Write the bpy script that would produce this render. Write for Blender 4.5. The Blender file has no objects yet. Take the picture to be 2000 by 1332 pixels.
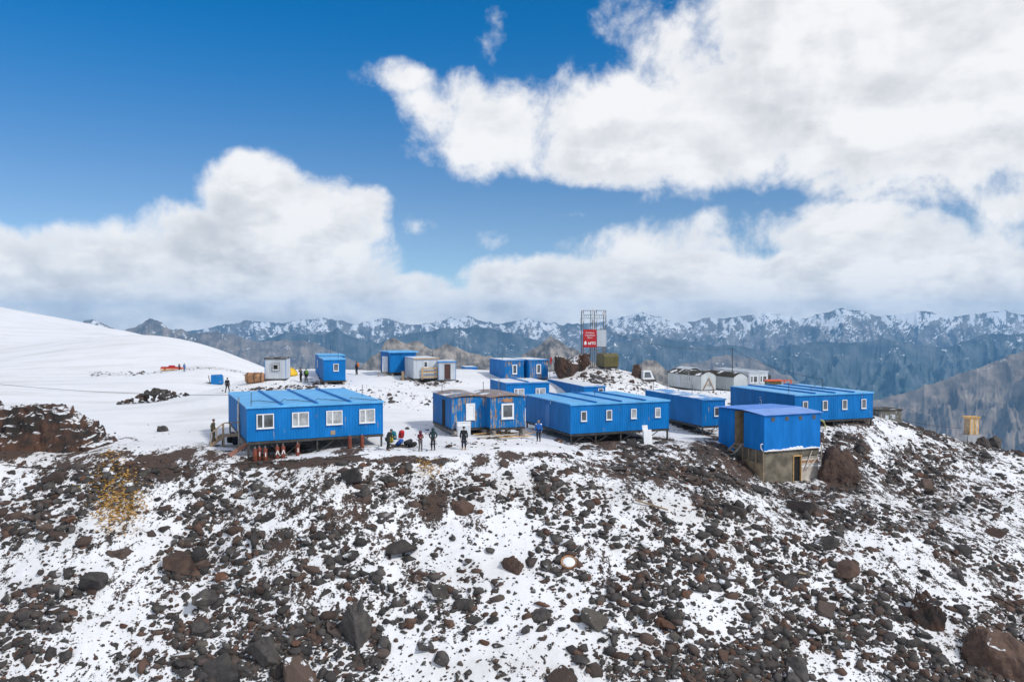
import bpy, math, random
import numpy as np
from mathutils import Vector, Matrix, Euler

R = math.radians
rng = np.random.default_rng(11)
random.seed(5)
S = bpy.context.scene
COL = S.collection

# ------------------------------------------------------------------ camera
F = 1556.0                     # focal length in photo pixels (2000 wide)
CAMZ = 10.0
PITCH = math.atan(39 / F)      # horizon at row 627
cam_d = bpy.data.cameras.new('camera')
cam = bpy.data.objects.new('camera', cam_d)
COL.objects.link(cam)
cam_d.sensor_width = 36.0
cam_d.lens = 36.0 * F / 2000.0
cam_d.clip_start = 0.5
cam_d.clip_end = 80000
cam.location = (0, 0, CAMZ)
cam.rotation_euler = (math.pi / 2 - PITCH, 0, 0)
S.camera = cam

# ------------------------------------------------------------------ light
SUN_DIR = Vector((0.78, -0.50, 0.86)).normalized()
S.view_settings.view_transform = 'Standard'
S.view_settings.look = 'None'
S.view_settings.gamma = 1.0
S.view_settings.exposure = -0.22
S.view_settings.use_curve_mapping = False
S.render.engine = 'CYCLES'
S.cycles.use_denoising = True
S.cycles.max_bounces = 6
S.cycles.diffuse_bounces = 3
S.cycles.volume_bounces = 2

sun_d = bpy.data.lights.new('sun', 'SUN')
sun_d.energy = 2.9
sun_d.angle = R(6)
sun_d.color = (1.0, 0.96, 0.90)
sun = bpy.data.objects.new('sun', sun_d)
COL.objects.link(sun)
sun.rotation_euler = SUN_DIR.to_track_quat('Z', 'Y').to_euler()

W = bpy.data.worlds.new('World')
S.world = W
W.use_nodes = True


class NT:
    """tiny node-graph helper"""
    def __init__(self, tree):
        self.t = tree
        tree.nodes.clear()

    def n(self, kind, **kw):
        nd = self.t.nodes.new(kind)
        for k, v in kw.items():
            setattr(nd, k, v)
        return nd

    def put(self, sock, v):
        if isinstance(v, bpy.types.NodeSocket):
            self.t.links.new(v, sock)
        elif v is not None:
            sock.default_value = v

    def math(self, op, a, b=None, c=None, clamp=False):
        nd = self.n('ShaderNodeMath', operation=op, use_clamp=clamp)
        for i, v in enumerate((a, b, c)):
            self.put(nd.inputs[i], v)
        return nd.outputs[0]

    def vec(self, op, a, b=None, c=None):
        nd = self.n('ShaderNodeVectorMath', operation=op)
        for i, v in enumerate((a, b, c)):
            if v is not None:
                self.put(nd.inputs[i], v)
        return nd.outputs['Value'] if op in ('DOT_PRODUCT', 'LENGTH') else nd.outputs['Vector']

    def noise(self, vec, scale, detail=4, rough=0.55, dist=0.0):
        nd = self.n('ShaderNodeTexNoise')
        if vec is not None:
            self.put(nd.inputs['Vector'], vec)
        nd.inputs['Scale'].default_value = scale
        nd.inputs['Detail'].default_value = detail
        nd.inputs['Roughness'].default_value = rough
        nd.inputs['Distortion'].default_value = dist
        return nd.outputs['Fac']

    def ramp(self, x, lo, hi, a=0.0, b=1.0, smooth=True):
        nd = self.n('ShaderNodeMapRange')
        if smooth:
            nd.interpolation_type = 'SMOOTHSTEP'
        for k, v in (('Value', x), ('From Min', lo), ('From Max', hi), ('To Min', a), ('To Max', b)):
            self.put(nd.inputs[k], v)
        return nd.outputs['Result']

    def mix(self, f, a, b):
        nd = self.n('ShaderNodeMix', data_type='RGBA')
        self.put(nd.inputs[0], f)
        for i, v in ((6, a), (7, b)):
            self.put(nd.inputs[i], v if isinstance(v, bpy.types.NodeSocket) else (*v[:3], 1.0))
        return nd.outputs[2]


def build_world():
    g = NT(W.node_tree)
    out = g.n('ShaderNodeOutputWorld')
    bg = g.n('ShaderNodeBackground')
    STR = 0.10
    bg.inputs['Strength'].default_value = STR
    sky = g.n('ShaderNodeTexSky', sky_type='NISHITA')
    sky.sun_disc = False
    sky.sun_elevation = math.asin(SUN_DIR.z)
    sky.sun_rotation = math.atan2(SUN_DIR.x, SUN_DIR.y)
    sky.altitude = 3800
    sky.air_density = 1.0
    sky.dust_density = 0.2
    sky.ozone_density = 2.5
    tc = g.n('ShaderNodeTexCoord')
    d = tc.outputs['Generated']
    sep = g.n('ShaderNodeSeparateXYZ')
    g.put(sep.inputs[0], d)
    az = g.math('ARCTAN2', sep.outputs[0], sep.outputs[1])
    el = g.math('ARCSINE', sep.outputs[2])
    comb = g.n('ShaderNodeCombineXYZ')
    g.put(comb.inputs[0], az)
    g.put(comb.inputs[1], el)
    p = comb.outputs[0]
    # cloud masses: (col, row, half width, half height, weight) read off the photograph, turned into directions
    blobs = [(1680, 110, 520, 250, 1.45), (1300, 255, 300, 110, 1.25), (1020, 255, 200, 95, 1.15), (800, 158, 100, 34, .75), (890, 215, 110, 70, 1.0), (1120, 230, 150, 80, .95),
             (1950, 200, 260, 240, 1.2), (1500, 305, 340, 75, 1.05), (1260, 80, 110, 100, .8), (1150, 315, 210, 50, 1.05), (1330, 380, 120, 40, .5),
             (520, 430, 130, 105, 1.1), (630, 440, 130, 80, 1.0), (715, 405, 60, 42, .85), (400, 490, 180, 90, 1.1), (250, 510, 190, 85, 1.05),
             (80, 525, 190, 80, 1.0), (560, 530, 210, 105, 1.35), (300, 560, 330, 80, 1.35), (10, 475, 70, 30, .6), (830, 560, 75, 30, .9),
             (1500, 455, 330, 65, .95), (1280, 480, 170, 60, .9), (1780, 480, 280, 85, 1.0), (1960, 405, 120, 62, .9), (1150, 560, 300, 60, 1.0),
             (1700, 560, 480, 90, 1.5), (1350, 545, 300, 70, 1.3), (820, 440, 45, 38, .48), (945, 462, 45, 24, .36), (1095, 420, 55, 14, .42), (960, 60, 30, 90, .3)]
    acc = None
    for (u, v, ru, rv, w) in blobs:
        a0 = math.atan((u - 1000) / F)
        ca = math.cos(a0)
        e0 = math.atan((627 - v) / F * ca)
        sx, sy = F / ru / ca ** 2, F / rv / ca
        q = g.vec('MULTIPLY_ADD', p, (sx, sy, 0), (-a0 * sx, -e0 * sy, 0))
        r2 = g.vec('DOT_PRODUCT', q, q)
        f = g.math('MULTIPLY_ADD', r2, -w * 0.62, w)
        acc = f if acc is None else g.math('SMOOTH_MAX', acc, f, 0.12)
    band = g.ramp(el, 0.012, 0.11, 1.25, -1.5)
    acc = g.math('MAXIMUM', acc, band)
    # beyond the picture the broken cloud simply goes on
    away = g.ramp(g.math('ABSOLUTE', az), 0.62, 0.85)
    up = g.ramp(el, 0.42, 0.6)
    acc = g.math('MAXIMUM', acc, g.math('MULTIPLY_ADD', g.math('MAXIMUM', away, up), 2.0, -1.5))
    low = g.math('MAXIMUM', acc, -1.5)
    n1 = g.noise(d, 6.0, 9, 0.58, 0.25)
    n2 = g.noise(d, 17.0, 6, 0.6, 0.3)
    nn = g.math('ADD', g.math('MULTIPLY', n1, 2.7), g.math('MULTIPLY', n2, 1.15))
    dens = g.math('ADD', low, g.math('SUBTRACT', nn, 2.02))
    mask = g.ramp(dens, 0.10, 0.66)
    # shade: thicker towards the bases and in the folds of the cloud
    dv = g.vec('ADD', d, (0.012, 0.0, 0.035))
    n3 = g.noise(dv, 6.0, 7, 0.58, 0.25)
    fold = g.math('SUBTRACT', n3, n1)
    n4 = g.noise(g.vec('MULTIPLY', d, (1, 1, 2.6)), 9.0, 6, 0.55)
    shade = g.math('ADD', g.math('MULTIPLY', fold, 3.2), g.math('MULTIPLY', g.ramp(n4, 0.36, 0.64), g.ramp(el, .02, .3, .85, .45)))
    thick = g.ramp(dens, 0.25, 1.0)
    lowband = g.ramp(el, 0.0, 0.10, 0.0, 0.0)
    shade = g.math('ADD', g.math('MULTIPLY', shade, thick), lowband, None, True)
    cloud = g.mix(shade, (11.0, 11.0, 11.1), (7.2, 7.5, 8.0))
    tint = g.n('ShaderNodeMix', data_type='RGBA', blend_type='MULTIPLY')
    tint.inputs[0].default_value = 1.0
    g.put(tint.inputs[6], sky.outputs[0])
    g.put(tint.inputs[7], g.mix(g.ramp(el, .08, .38), (1.08, 1.16, 1.18), (.04, 1.12, 1.68)))
    colr = g.mix(mask, tint.outputs[2], cloud)
    g.put(bg.inputs['Color'], colr)
    g.put(out.inputs['Surface'], bg.outputs[0])


build_world()

# ------------------------------------------------------------------ pixel -> place
cp, sp = math.cos(PITCH), math.sin(PITCH)


def P(u, v, d):
    """point at forward distance d (metres along +Y) seen at photo pixel (u, v)"""
    cx, cy = (u - 1000) / F, (666 - v) / F
    dy, dz = cp + cy * sp, cy * cp - sp
    k = d / dy
    return Vector((cx * k, d, CAMZ + dz * k))


def proj(x, y, z):
    """numpy: world -> photo pixel"""
    zz = z - CAMZ
    fw = y * cp - zz * sp
    upv = y * sp + zz * cp
    return 1000 + F * x / fw, 666 - F * upv / fw


# ------------------------------------------------------------------ numpy noise
def _h(ix, iy, seed):
    n = (ix.astype(np.int64) * 374761393 + iy.astype(np.int64) * 668265263 + seed * 974711) & 0xffffffff
    n = ((n ^ (n >> 13)) * 1274126177) & 0xffffffff
    n = ((n ^ (n >> 16)) * 2246822519) & 0xffffffff
    return ((n ^ (n >> 15)) & 0xffffff) / float(0xffffff) * 2 - 1


def vnoise(x, y, seed=0):
    ix, iy = np.floor(x), np.floor(y)
    fx, fy = x - ix, y - iy
    fx = fx * fx * fx * (fx * (fx * 6 - 15) + 10)
    fy = fy * fy * fy * (fy * (fy * 6 - 15) + 10)
    a, b = _h(ix, iy, seed), _h(ix + 1, iy, seed)
    c, d = _h(ix, iy + 1, seed), _h(ix + 1, iy + 1, seed)
    return (a * (1 - fx) + b * fx) * (1 - fy) + (c * (1 - fx) + d * fx) * fy


def fbm(x, y, o=5, seed=0, gain=0.5):
    s, a, t = 0, 1.0, 0
    for i in range(o):
        s = s + a * vnoise(x * 2 ** i + 17.3 * i, y * 2 ** i - 9.1 * i, seed + i)
        t += a
        a *= gain
    return s / t


def ridged(x, y, o=6, seed=0, gain=0.52):
    s, a, t, w = 0, 1.0, 0, 1.0
    for i in range(o):
        r = 1 - np.abs(vnoise(x * 2.03 ** i + 5.2 * i, y * 2.03 ** i + 3.7 * i, seed + i))
        r = r * r
        s = s + a * r * w
        w = np.clip(r * 1.6, 0, 1)
        t += a
        a *= gain
    return s / t


# ------------------------------------------------------------------ materials
MATS = {}


def mat(name):
    m = bpy.data.materials.new(name)
    m.use_nodes = True
    g = NT(m.node_tree)
    o = g.n('ShaderNodeOutputMaterial')
    b = g.n('ShaderNodeBsdfPrincipled')
    g.put(o.inputs['Surface'], b.outputs[0])
    MATS[name] = m
    return m, g, b


def bump(g, b, h, strength, dist):
    nd = g.n('ShaderNodeBump')
    nd.inputs['Strength'].default_value = strength
    nd.inputs['Distance'].default_value = dist
    g.put(nd.inputs['Height'], h)
    g.put(b.inputs['Normal'], nd.outputs[0])


def simple(name, c, rough=0.6, metal=0.0, var=0.25, scale=3.0):
    m, g, b = mat(name)
    pos = g.n('ShaderNodeNewGeometry').outputs['Position']
    n = g.noise(pos, scale, 5)
    lo = tuple(max(0, k * (1 - var)) for k in c)
    hi = tuple(min(1, k * (1 + var)) for k in c)
    g.put(b.inputs['Base Color'], g.mix(g.ramp(n, .3, .7), lo, hi))
    b.inputs['Roughness'].default_value = rough
    b.inputs['Metallic'].default_value = metal
    return m


def paint(name, c, peel=0.0, snow=0.0, rough=0.42, peel_cols=((.30, .17, .08), (.36, .34, .30))):
    """painted sheet metal; peel = share lost to rust streaks running down; snow = share lying on top"""
    m, g, b = mat(name)
    geo = g.n('ShaderNodeNewGeometry')
    pos = geo.outputs['Position']
    fade = g.noise(g.vec('MULTIPLY', pos, (1, 1, .35)), 1.1, 6)
    base = g.mix(g.ramp(fade, .3, .75), tuple(k * .86 for k in c), tuple(min(1, k * 1.12 + .006) for k in c))
    grime = g.noise(g.vec('MULTIPLY', pos, (5, 5, .5)), 1.5, 5, .6)
    base = g.mix(g.ramp(grime, .66, .9, 0, .25), base, (.06, .13, .20))
    if peel:
        s = g.noise(g.vec('MULTIPLY', pos, (7, 7, .8)), 1.0, 6, .65)
        s2 = g.noise(pos, .9, 3)
        k = g.math('ADD', s, g.math('MULTIPLY', g.math('SUBTRACT', s2, .5), .55))
        pk = g.ramp(k, .68 - peel * .35, .74 - peel * .35)
        rc = g.mix(g.ramp(g.noise(pos, 3.5, 4), .4, .6), peel_cols[0], peel_cols[1])
        base = g.mix(pk, base, rc)
    if snow:
        sn = g.noise(pos, .7, 6, .6)
        up = g.n('ShaderNodeSeparateXYZ')
        g.put(up.inputs[0], geo.outputs['Normal'])
        f = g.math('MULTIPLY', g.ramp(sn, .62 - snow * .4, .68 - snow * .4), g.ramp(up.outputs[2], .5, .8))
        base = g.mix(f, base, (.80, .81, .825))
    g.put(b.inputs['Base Color'], base)
    b.inputs['Roughness'].default_value = rough
    b.inputs['Specular IOR Level'].default_value = .22
    return m


def rock_mat(name, c1, c2, c3, snow=0.45, sc=1.7, bd=.12):
    m, g, b = mat(name)
    geo = g.n('ShaderNodeNewGeometry')
    pos = geo.outputs['Position']
    oi = g.n('ShaderNodeObjectInfo')
    isl = geo.outputs['Random Per Island']
    rnd = g.math('FRACT', g.math('ADD', isl, oi.outputs['Random']))
    n = g.noise(pos, sc, 8, .68)
    base = g.mix(g.ramp(n, .38, .62), c1, c2)
    base = g.mix(g.ramp(rnd, .62, .95), base, c3)
    tone = g.ramp(g.math('FRACT', g.math('MULTIPLY', rnd, 7.31)), 0, 1, .65, 1.35, False)
    tn = g.n('ShaderNodeMix', data_type='RGBA', blend_type='MULTIPLY')
    tn.inputs[0].default_value = 1
    g.put(tn.inputs[6], base)
    g.put(tn.inputs[7], tone)
    base = tn.outputs[2]
    fine = g.noise(pos, 14, 4, .7)
    base = g.mix(g.ramp(fine, .55, .8, 0, .35), base, (.16, .14, .12))
    if snow:
        up = g.n('ShaderNodeSeparateXYZ')
        g.put(up.inputs[0], geo.outputs['True Normal'])
        sn = g.noise(pos, .9, 5, .6)
        f = g.math('MULTIPLY', g.ramp(up.outputs[2], .62, .82), g.ramp(sn, .69 - snow * .3, .73 - snow * .3))
        base = g.mix(f, base, (.80, .81, .825))
    g.put(b.inputs['Base Color'], base)
    b.inputs['Roughness'].default_value = .85
    bump(g, b, g.noise(pos, 6 if bd < .2 else 2.2, 8, .7), .7, bd)
    return m


BLUE = (.001, .185, .53)
M_blue = paint('blue paint', BLUE, peel=.035)
M_blue2 = paint('bright blue sheet', (.001, .19, .58))
M_deep = paint('deep blue paint and side shade', (.001, .165, .46))  # darker blue; on house side walls it puts their shade into the colour
M_bluerust = paint('peeling blue paint', (.006, .17, .46), peel=.42)
M_bluefleck = paint('chipped blue paint', (.006, .16, .44), peel=.12)
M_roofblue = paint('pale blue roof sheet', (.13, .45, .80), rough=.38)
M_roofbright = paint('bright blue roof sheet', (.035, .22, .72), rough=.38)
M_roofrefl = paint('blue roof sheet with painted reflection', (.16, .33, .76), rough=.38)  # paler front pitch: light reflection put into the base colour
M_roofsnow = paint('blue roof under snow', (.07, .27, .60), snow=.75)
M_roofdust = paint('blue roof with dusting', (.08, .30, .64), snow=.32)
M_roofrust = paint('rusty roof sheet', (.10, .22, .34), peel=.75, snow=.18, peel_cols=((.27, .15, .08), (.34, .23, .16)))
M_whitehut = paint('pale grey sheet', (.56, .60, .64))
M_greyhut = paint('weathered zinc sheet', (.50, .53, .53), peel=.10, peel_cols=((.30, .27, .22), (.38, .38, .35)))
M_olive = paint('olive paint', (.125, .11, .045))
M_felt = paint('dark roofing felt', (.055, .05, .04), snow=.22, rough=.9)
M_pvc = simple('white plastic', (.80, .81, .82), .35, 0, .04)
M_glass = simple('window glass', (.10, .11, .12), .06, 0, .6, 1.3)
M_curtain = simple('window with pale curtain', (.38, .39, .40), .12, 0, .35, 2.2)
M_dark = simple('dark opening', (.012, .011, .010), .9, 0, .3)
M_vent = simple('grey vent mesh', (.09, .09, .09), .8, 0, .2)
M_steel = simple('dark steel', (.06, .055, .05), .6, .3, .4)
M_galv = simple('galvanised steel', (.36, .37, .38), .45, .5, .2)
M_mast = simple('weathered mast steel', (.15, .15, .155), .6, .2, .3)
M_wood = simple('weathered timber', (.33, .24, .155), .8, 0, .3, 5)
M_newwood = simple('fresh timber', (.56, .34, .13), .75, 0, .25, 5)
M_greywood = simple('grey timber', (.30, .27, .235), .85, 0, .3, 5)
M_conc = simple('stained concrete', (.175, .15, .11), .9, 0, .45, 1.1)
M_board = simple('pale board', (.56, .50, .43), .8, 0, .2, 1.5)
M_ply = simple('plywood', (.36, .27, .17), .8, 0, .25, 2)
M_red = simple('red sign', (.50, .012, .016), .5, 0, .06)
M_white = simple('white print', (.85, .85, .85), .5, 0, .02)
M_gas = simple('rusty red cylinder paint', (.19, .045, .022), .7, 0, .4, 6)
M_brown = simple('brown door paint', (.075, .03, .022), .5, 0, .2)
M_orange = simple('orange red machine paint', (.70, .10, .03), .45, 0, .15)
M_yellow = simple('yellow fabric', (.80, .50, .02), .6, 0, .12)
M_rustpl = simple('rusted plate', (.33, .17, .085), .8, .1, .5, 2)
M_snow, g_, b_ = mat('snow')
g_.put(b_.inputs['Base Color'], (.82, .825, .83, 1))
b_.inputs['Roughness'].default_value = .65
bump(g_, b_, g_.noise(g_.n('ShaderNodeNewGeometry').outputs['Position'], 3, 5), .3, .1)
M_rock = rock_mat('dark lava rock', (.040, .036, .034), (.085, .074, .066), (.085, .056, .043))
M_rockbare = rock_mat('bare dark lava rock', (.040, .036, .034), (.085, .074, .066), (.105, .06, .042), snow=0)
M_rockred = rock_mat('reddish lava rock', (.060, .036, .027), (.105, .062, .043), (.13, .060, .034), snow=.3)
M_rockpale = rock_mat('pale lava rock', (.085, .075, .065), (.17, .15, .125), (.13, .11, .09), snow=.3)
M_outcrop = rock_mat('rusty brown outcrop rock', (.022, .018, .016), (.105, .050, .029), (.06, .035, .025), snow=.85, sc=.75, bd=.35)

_fabric = {}


def fabric(c):
    k = tuple(round(x, 3) for x in c)
    if k not in _fabric:
        _fabric[k] = simple('fabric %d' % len(_fabric), k, .85, 0, .2, 8)
    return _fabric[k]


# ------------------------------------------------------------------ mesh helpers
class MB:
    def __init__(self):
        self.v, self.f = [], []

    def add(self, v, f):
        o = len(self.v)
        self.v += [tuple(p) for p in v]
        self.f += [tuple(i + o for i in q) for q in f]
        return self

    def box(self, x0, y0, z0, x1, y1, z1):
        v = [(x, y, z) for z in (z0, z1) for y in (y0, y1) for x in (x0, x1)]
        return self.add(v, [(0, 2, 3, 1), (4, 5, 7, 6), (0, 1, 5, 4), (2, 6, 7, 3), (0, 4, 6, 2), (1, 3, 7, 5)])

    def beam(self, p, q, w, h=None):
        h = h or w
        p, q = Vector(p), Vector(q)
        d = (q - p).normalized()
        up = Vector((0, 0, 1)) if abs(d.z) < .95 else Vector((0, 1, 0))
        s = d.cross(up).normalized() * w / 2
        t = s.cross(d).normalized() * h / 2
        v = [c + a * s + b * t for c in (p, q) for a, b in ((-1, -1), (1, -1), (1, 1), (-1, 1))]
        return self.add(v, [(0, 1, 2, 3), (7, 6, 5, 4), (0, 4, 5, 1), (1, 5, 6, 2), (2, 6, 7, 3), (3, 7, 4, 0)])

    def tube(self, pts, r, n=6):
        pts = [Vector(p) for p in pts]
        rs = r if isinstance(r, (list, tuple)) else [r] * len(pts)
        v, f = [], []
        for i, p in enumerate(pts):
            d = (pts[min(i + 1, len(pts) - 1)] - pts[max(i - 1, 0)]).normalized()
            up = Vector((0, 0, 1)) if abs(d.z) < .9 else Vector((0, 1, 0))
            s = d.cross(up).normalized()
            t = s.cross(d)
            v += [p + rs[i] * (math.cos(a) * s + math.sin(a) * t) for a in (2 * math.pi * k / n for k in range(n))]
        for i in range(len(pts) - 1):
            for k in range(n):
                a, b = i * n + k, i * n + (k + 1) % n
                f.append((a, b, b + n, a + n))
        f.append(tuple(range(n))[::-1])
        f.append(tuple(range((len(pts) - 1) * n, len(pts) * n)))
        return self.add(v, f)

    def lathe(self, prof, n=14, c=(0, 0, 0), sx=1, sy=1):
        v, f = [], []
        for r, z in prof:
            v += [(c[0] + r * sx * math.cos(2 * math.pi * k / n), c[1] + r * sy * math.sin(2 * math.pi * k / n), c[2] + z) for k in range(n)]
        for i in range(len(prof) - 1):
            for k in range(n):
                a, b = i * n + k, i * n + (k + 1) % n
                f.append((a, b, b + n, a + n))
        f.append(tuple(range(n))[::-1])
        f.append(tuple(range((len(prof) - 1) * n, len(prof) * n)))
        return self.add(v, f)

    def corr(self, p, q, z0, z1, pitch=.2, dep=.022):
        """profiled sheet from p to q (xy), bottom z0 and top z1 (z1 may be a pair); ribs stand out to the right of p->q"""
        p, q = Vector((*p, 0)), Vector((*q, 0))
        L = (q - p).length
        d = (q - p) / L
        nrm = Vector((d.y, -d.x, 0))
        za, zb = z1 if isinstance(z1, (tuple, list)) else (z1, z1)
        n = max(1, round(L / pitch))
        st = L / n
        prof = []
        for i in range(n):
            s = i * st
            prof += [(s, 0), (s + st * .55, 0), (s + st * .65, dep), (s + st * .9, dep)]
        prof.append((L, 0))
        v, f = [], []
        for s, o in prof:
            c = p + d * s + nrm * o
            v += [(c.x, c.y, z0), (c.x, c.y, za + (zb - za) * s / L)]
        for i in range(len(prof) - 1):
            f.append((2 * i, 2 * i + 2, 2 * i + 3, 2 * i + 1))
        return self.add(v, f)

    def build(self, name, m, parent=None, smooth=False):
        me = bpy.data.meshes.new(name)
        me.from_pydata(self.v, [], self.f)
        me.materials.append(m)
        if smooth:
            me.polygons.foreach_set('use_smooth', [True] * len(me.polygons))
        me.update()
        o = bpy.data.objects.new(name, me)
        COL.objects.link(o)
        o.parent = parent
        return o


def np_mesh(name, v, quads, m, attr=None, smooth=True):
    me = bpy.data.meshes.new(name)
    nv, nf, k = len(v), len(quads), quads.shape[1]
    me.vertices.add(nv)
    me.vertices.foreach_set('co', np.ascontiguousarray(v, dtype=np.float32).ravel())
    me.loops.add(nf * k)
    me.loops.foreach_set('vertex_index', quads.astype(np.int32).ravel())
    me.polygons.add(nf)
    me.polygons.foreach_set('loop_start', np.arange(0, nf * k, k, dtype=np.int32))
    if smooth:
        me.polygons.foreach_set('use_smooth', np.ones(nf, dtype=bool))
    me.update(calc_edges=True)
    if attr is not None:
        a = me.color_attributes.new('zone', 'FLOAT_COLOR', 'POINT')
        a.data.foreach_set('color', np.ascontiguousarray(attr, dtype=np.float32).ravel())
    me.materials.append(m)
    o = bpy.data.objects.new(name, me)
    COL.objects.link(o)
    return o


def tag(o, label=None, cat=None, group=None, kind=None):
    for k, v in (('label', label), ('category', cat), ('group', group), ('kind', kind)):
        if v:
            o[k] = v
    return o


def empty(name, loc, rz=0.0, label=None, cat=None, group=None):
    o = bpy.data.objects.new(name, None)
    o.empty_display_size = .3
    COL.objects.link(o)
    o.location = loc
    o.rotation_euler = (0, 0, rz)
    return tag(o, label, cat, group)


# ------------------------------------------------------------------ terrain
# ground seen at photo pixel (col, row) with forward distance in metres (from heights of people, doors and modules)
GP = [(u, 1332, 41.5) for u in (-300, 0, 400, 800, 1200)] + [(1600, 1332, 42.5), (2000, 1332, 43.5), (2350, 1332, 44)]
GP += [(u, 1063, 50) for u in (-300, 0, 400, 800, 1150)] + [(1450, 1075, 51), (1750, 1100, 52), (2050, 1130, 54), (2350, 1180, 55)]
GP += [(-200, 895, 57), (0, 893, 57), (200, 893, 57), (420, 897, 56.5), (620, 900, 56), (820, 897, 57.5), (1000, 893, 59), (1150, 893, 61),
       (1300, 896, 62.5), (1420, 905, 63), (1495, 946, 64.3), (1604, 934, 66.5), (1410, 868, 69.5), (1560, 850, 76)]
GP += [(600, 882, 60.5), (470, 872, 62), (906, 878, 60.5), (822, 880, 61), (1052, 862, 65), (960, 853, 66), (1120, 865, 68), (1250, 862, 69.5), (1340, 850, 75),
       (760, 872, 61.5), (870, 848, 67), (700, 850, 66)]
GP += [(1650, 824, 78), (1700, 820, 80), (1760, 832, 82), (1830, 850, 83), (1900, 868, 84), (2000, 884, 86), (2150, 905, 88),
       (1700, 890, 73), (1800, 950, 70), (2000, 985, 67), (1650, 985, 60), (1900, 1050, 58), (2250, 1000, 68)]
GP += [(300, 785, 101), (445, 767, 117), (320, 842, 72), (200, 868, 62), (60, 872, 60), (-150, 860, 62), (0, 760, 120), (150, 800, 92), (-200, 760, 120),
       (0, 700, 200), (300, 721, 165), (430, 727, 150), (-300, 690, 210), (100, 665, 280), (0, 603, 420), (-200, 560, 430), (125, 630, 390), (250, 655, 330), (380, 686, 260),
       (510, 716, 185), (0, 640, 320), (-400, 500, 470)]
GP += [(640, 749, 92.5), (540, 745, 96), (595, 746, 97), (697, 732, 105), (760, 728, 104), (830, 749, 97), (875, 746, 97), (600, 772, 86), (780, 800, 79), (720, 775, 86),
       (800, 775, 86), (690, 722, 112), (600, 722, 112), (905, 722, 112), (960, 724, 110), (530, 728, 112)]
GP += [(1010, 742, 99), (1060, 742, 100), (1000, 795, 87), (1130, 795, 87), (1110, 738, 97.5), (1170, 719, 104), (1210, 722, 104), (1262, 738, 104), (1245, 770, 92), (1320, 768, 104), (1370, 765, 110),
       (1440, 765, 111), (1500, 770, 118), (1560, 792, 95), (1480, 815, 86), (1330, 800, 88)]
pts = [P(*q) for q in GP]
# beyond the rim the ground falls away into the valleys
for u, d, z in [(600, 150, -16), (700, 145, -18), (900, 145, -18), (1000, 150, -20), (1170, 140, -18), (1300, 150, -24), (1450, 160, -30), (1600, 130, -28), (1750, 112, -22), (1900, 112, -26), (2050, 112, -30), (2250, 112, -34),
                (520, 240, -20), (700, 300, -90), (1000, 300, -100), (1300, 300, -120), (1700, 300, -150), (2100, 300, -160), (420, 380, -25), (300, 480, -25), (130, 560, -25), (0, 620, -30), (-300, 700, -20),
                (700, 800, -420), (1200, 800, -480), (1800, 800, -520), (2300, 800, -520), (100, 900, -150), (-300, 900, -120), (400, 800, -250),
                (-300, 28, -20), (400, 28, -20.5), (1000, 28, -20.5), (1600, 28, -20), (2300, 30, -20)]:
    pts.append(Vector(((u - 1000) / F * d, d, CAMZ + z - (0 if d > 30 else 5.5))))
pts = np.array([tuple(p) for p in pts])


def q_of(x, y):
    return np.stack([np.arctan2(x, y) * 1.6, np.log(np.hypot(x, y))], -1)


def _phi(r2):
    return np.where(r2 > 1e-12, r2 * np.log(r2 + 1e-12), 0)


Qc = q_of(pts[:, 0], pts[:, 1])
n_ = len(Qc)
K = _phi(((Qc[:, None] - Qc[None]) ** 2).sum(-1)) + np.eye(n_) * 4e-4
A_ = np.zeros((n_ + 3, n_ + 3))
A_[:n_, :n_] = K
A_[:n_, n_] = 1
A_[:n_, n_ + 1:] = Qc
A_[n_:, :n_] = A_[:n_, n_:].T
sol = np.linalg.solve(A_, np.concatenate([pts[:, 2], np.zeros(3)]))


def ground0(x, y):
    x, y = np.asarray(x, float), np.asarray(y, float)
    q = q_of(x, y)
    sh = q.shape[:-1]
    q = q.reshape(-1, 2)
    out = np.zeros(len(q))
    for i in range(0, len(q), 20000):
        c = q[i:i + 20000]
        out[i:i + 20000] = _phi(((c[:, None] - Qc[None]) ** 2).sum(-1)) @ sol[:n_] + sol[n_] + c @ sol[n_ + 1:]
    return out.reshape(sh)


ZONES = [  # col, row, half width, half height, rock share  (what covers the ground where)
    (560, 1000, 260, 140, .72), (520, 1180, 260, 160, .62), (300, 960, 160, 90, .55), (1330, 930, 220, 70, .95), (1480, 1000, 200, 90, .75),
    (1800, 930, 220, 110, .78), (1950, 1080, 160, 120, .66), (1500, 1150, 200, 120, .50), (1750, 1200, 240, 150, .48), (1000, 920, 200, 40, .55),
    (1150, 985, 160, 60, .55), (860, 960, 160, 60, .52), (1000, 1130, 220, 100, .40), (180, 1180, 240, 170, .46), (900, 1260, 260, 110, .42), (1250, 1240, 220, 120, .38),
    (820, 960, 60, 70, .6), (1950, 1290, 100, 60, .75), (1350, 1310, 120, 40, .75), (100, 1060, 130, 60, .55)]
DIRT = [(700, 898, 260, 9, .85), (980, 889, 130, 9, .7), (560, 905, 140, 10, .8), (60, 870, 240, 32, 1), (240, 905, 170, 34, 1), (400, 885, 100, 22, .95), (520, 893, 120, 9, .9), (790, 872, 36, 13, .9), (900, 897, 90, 9, .8), (850, 985, 30, 42, .62),
        (620, 878, 130, 13, .9), (1220, 860, 110, 14, .9), (1390, 850, 60, 30, .8), (1650, 822, 60, 12, .85), (1640, 905, 40, 60, .8), (1480, 890, 60, 40, .8), (1350, 840, 60, 12, .8)]
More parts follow.
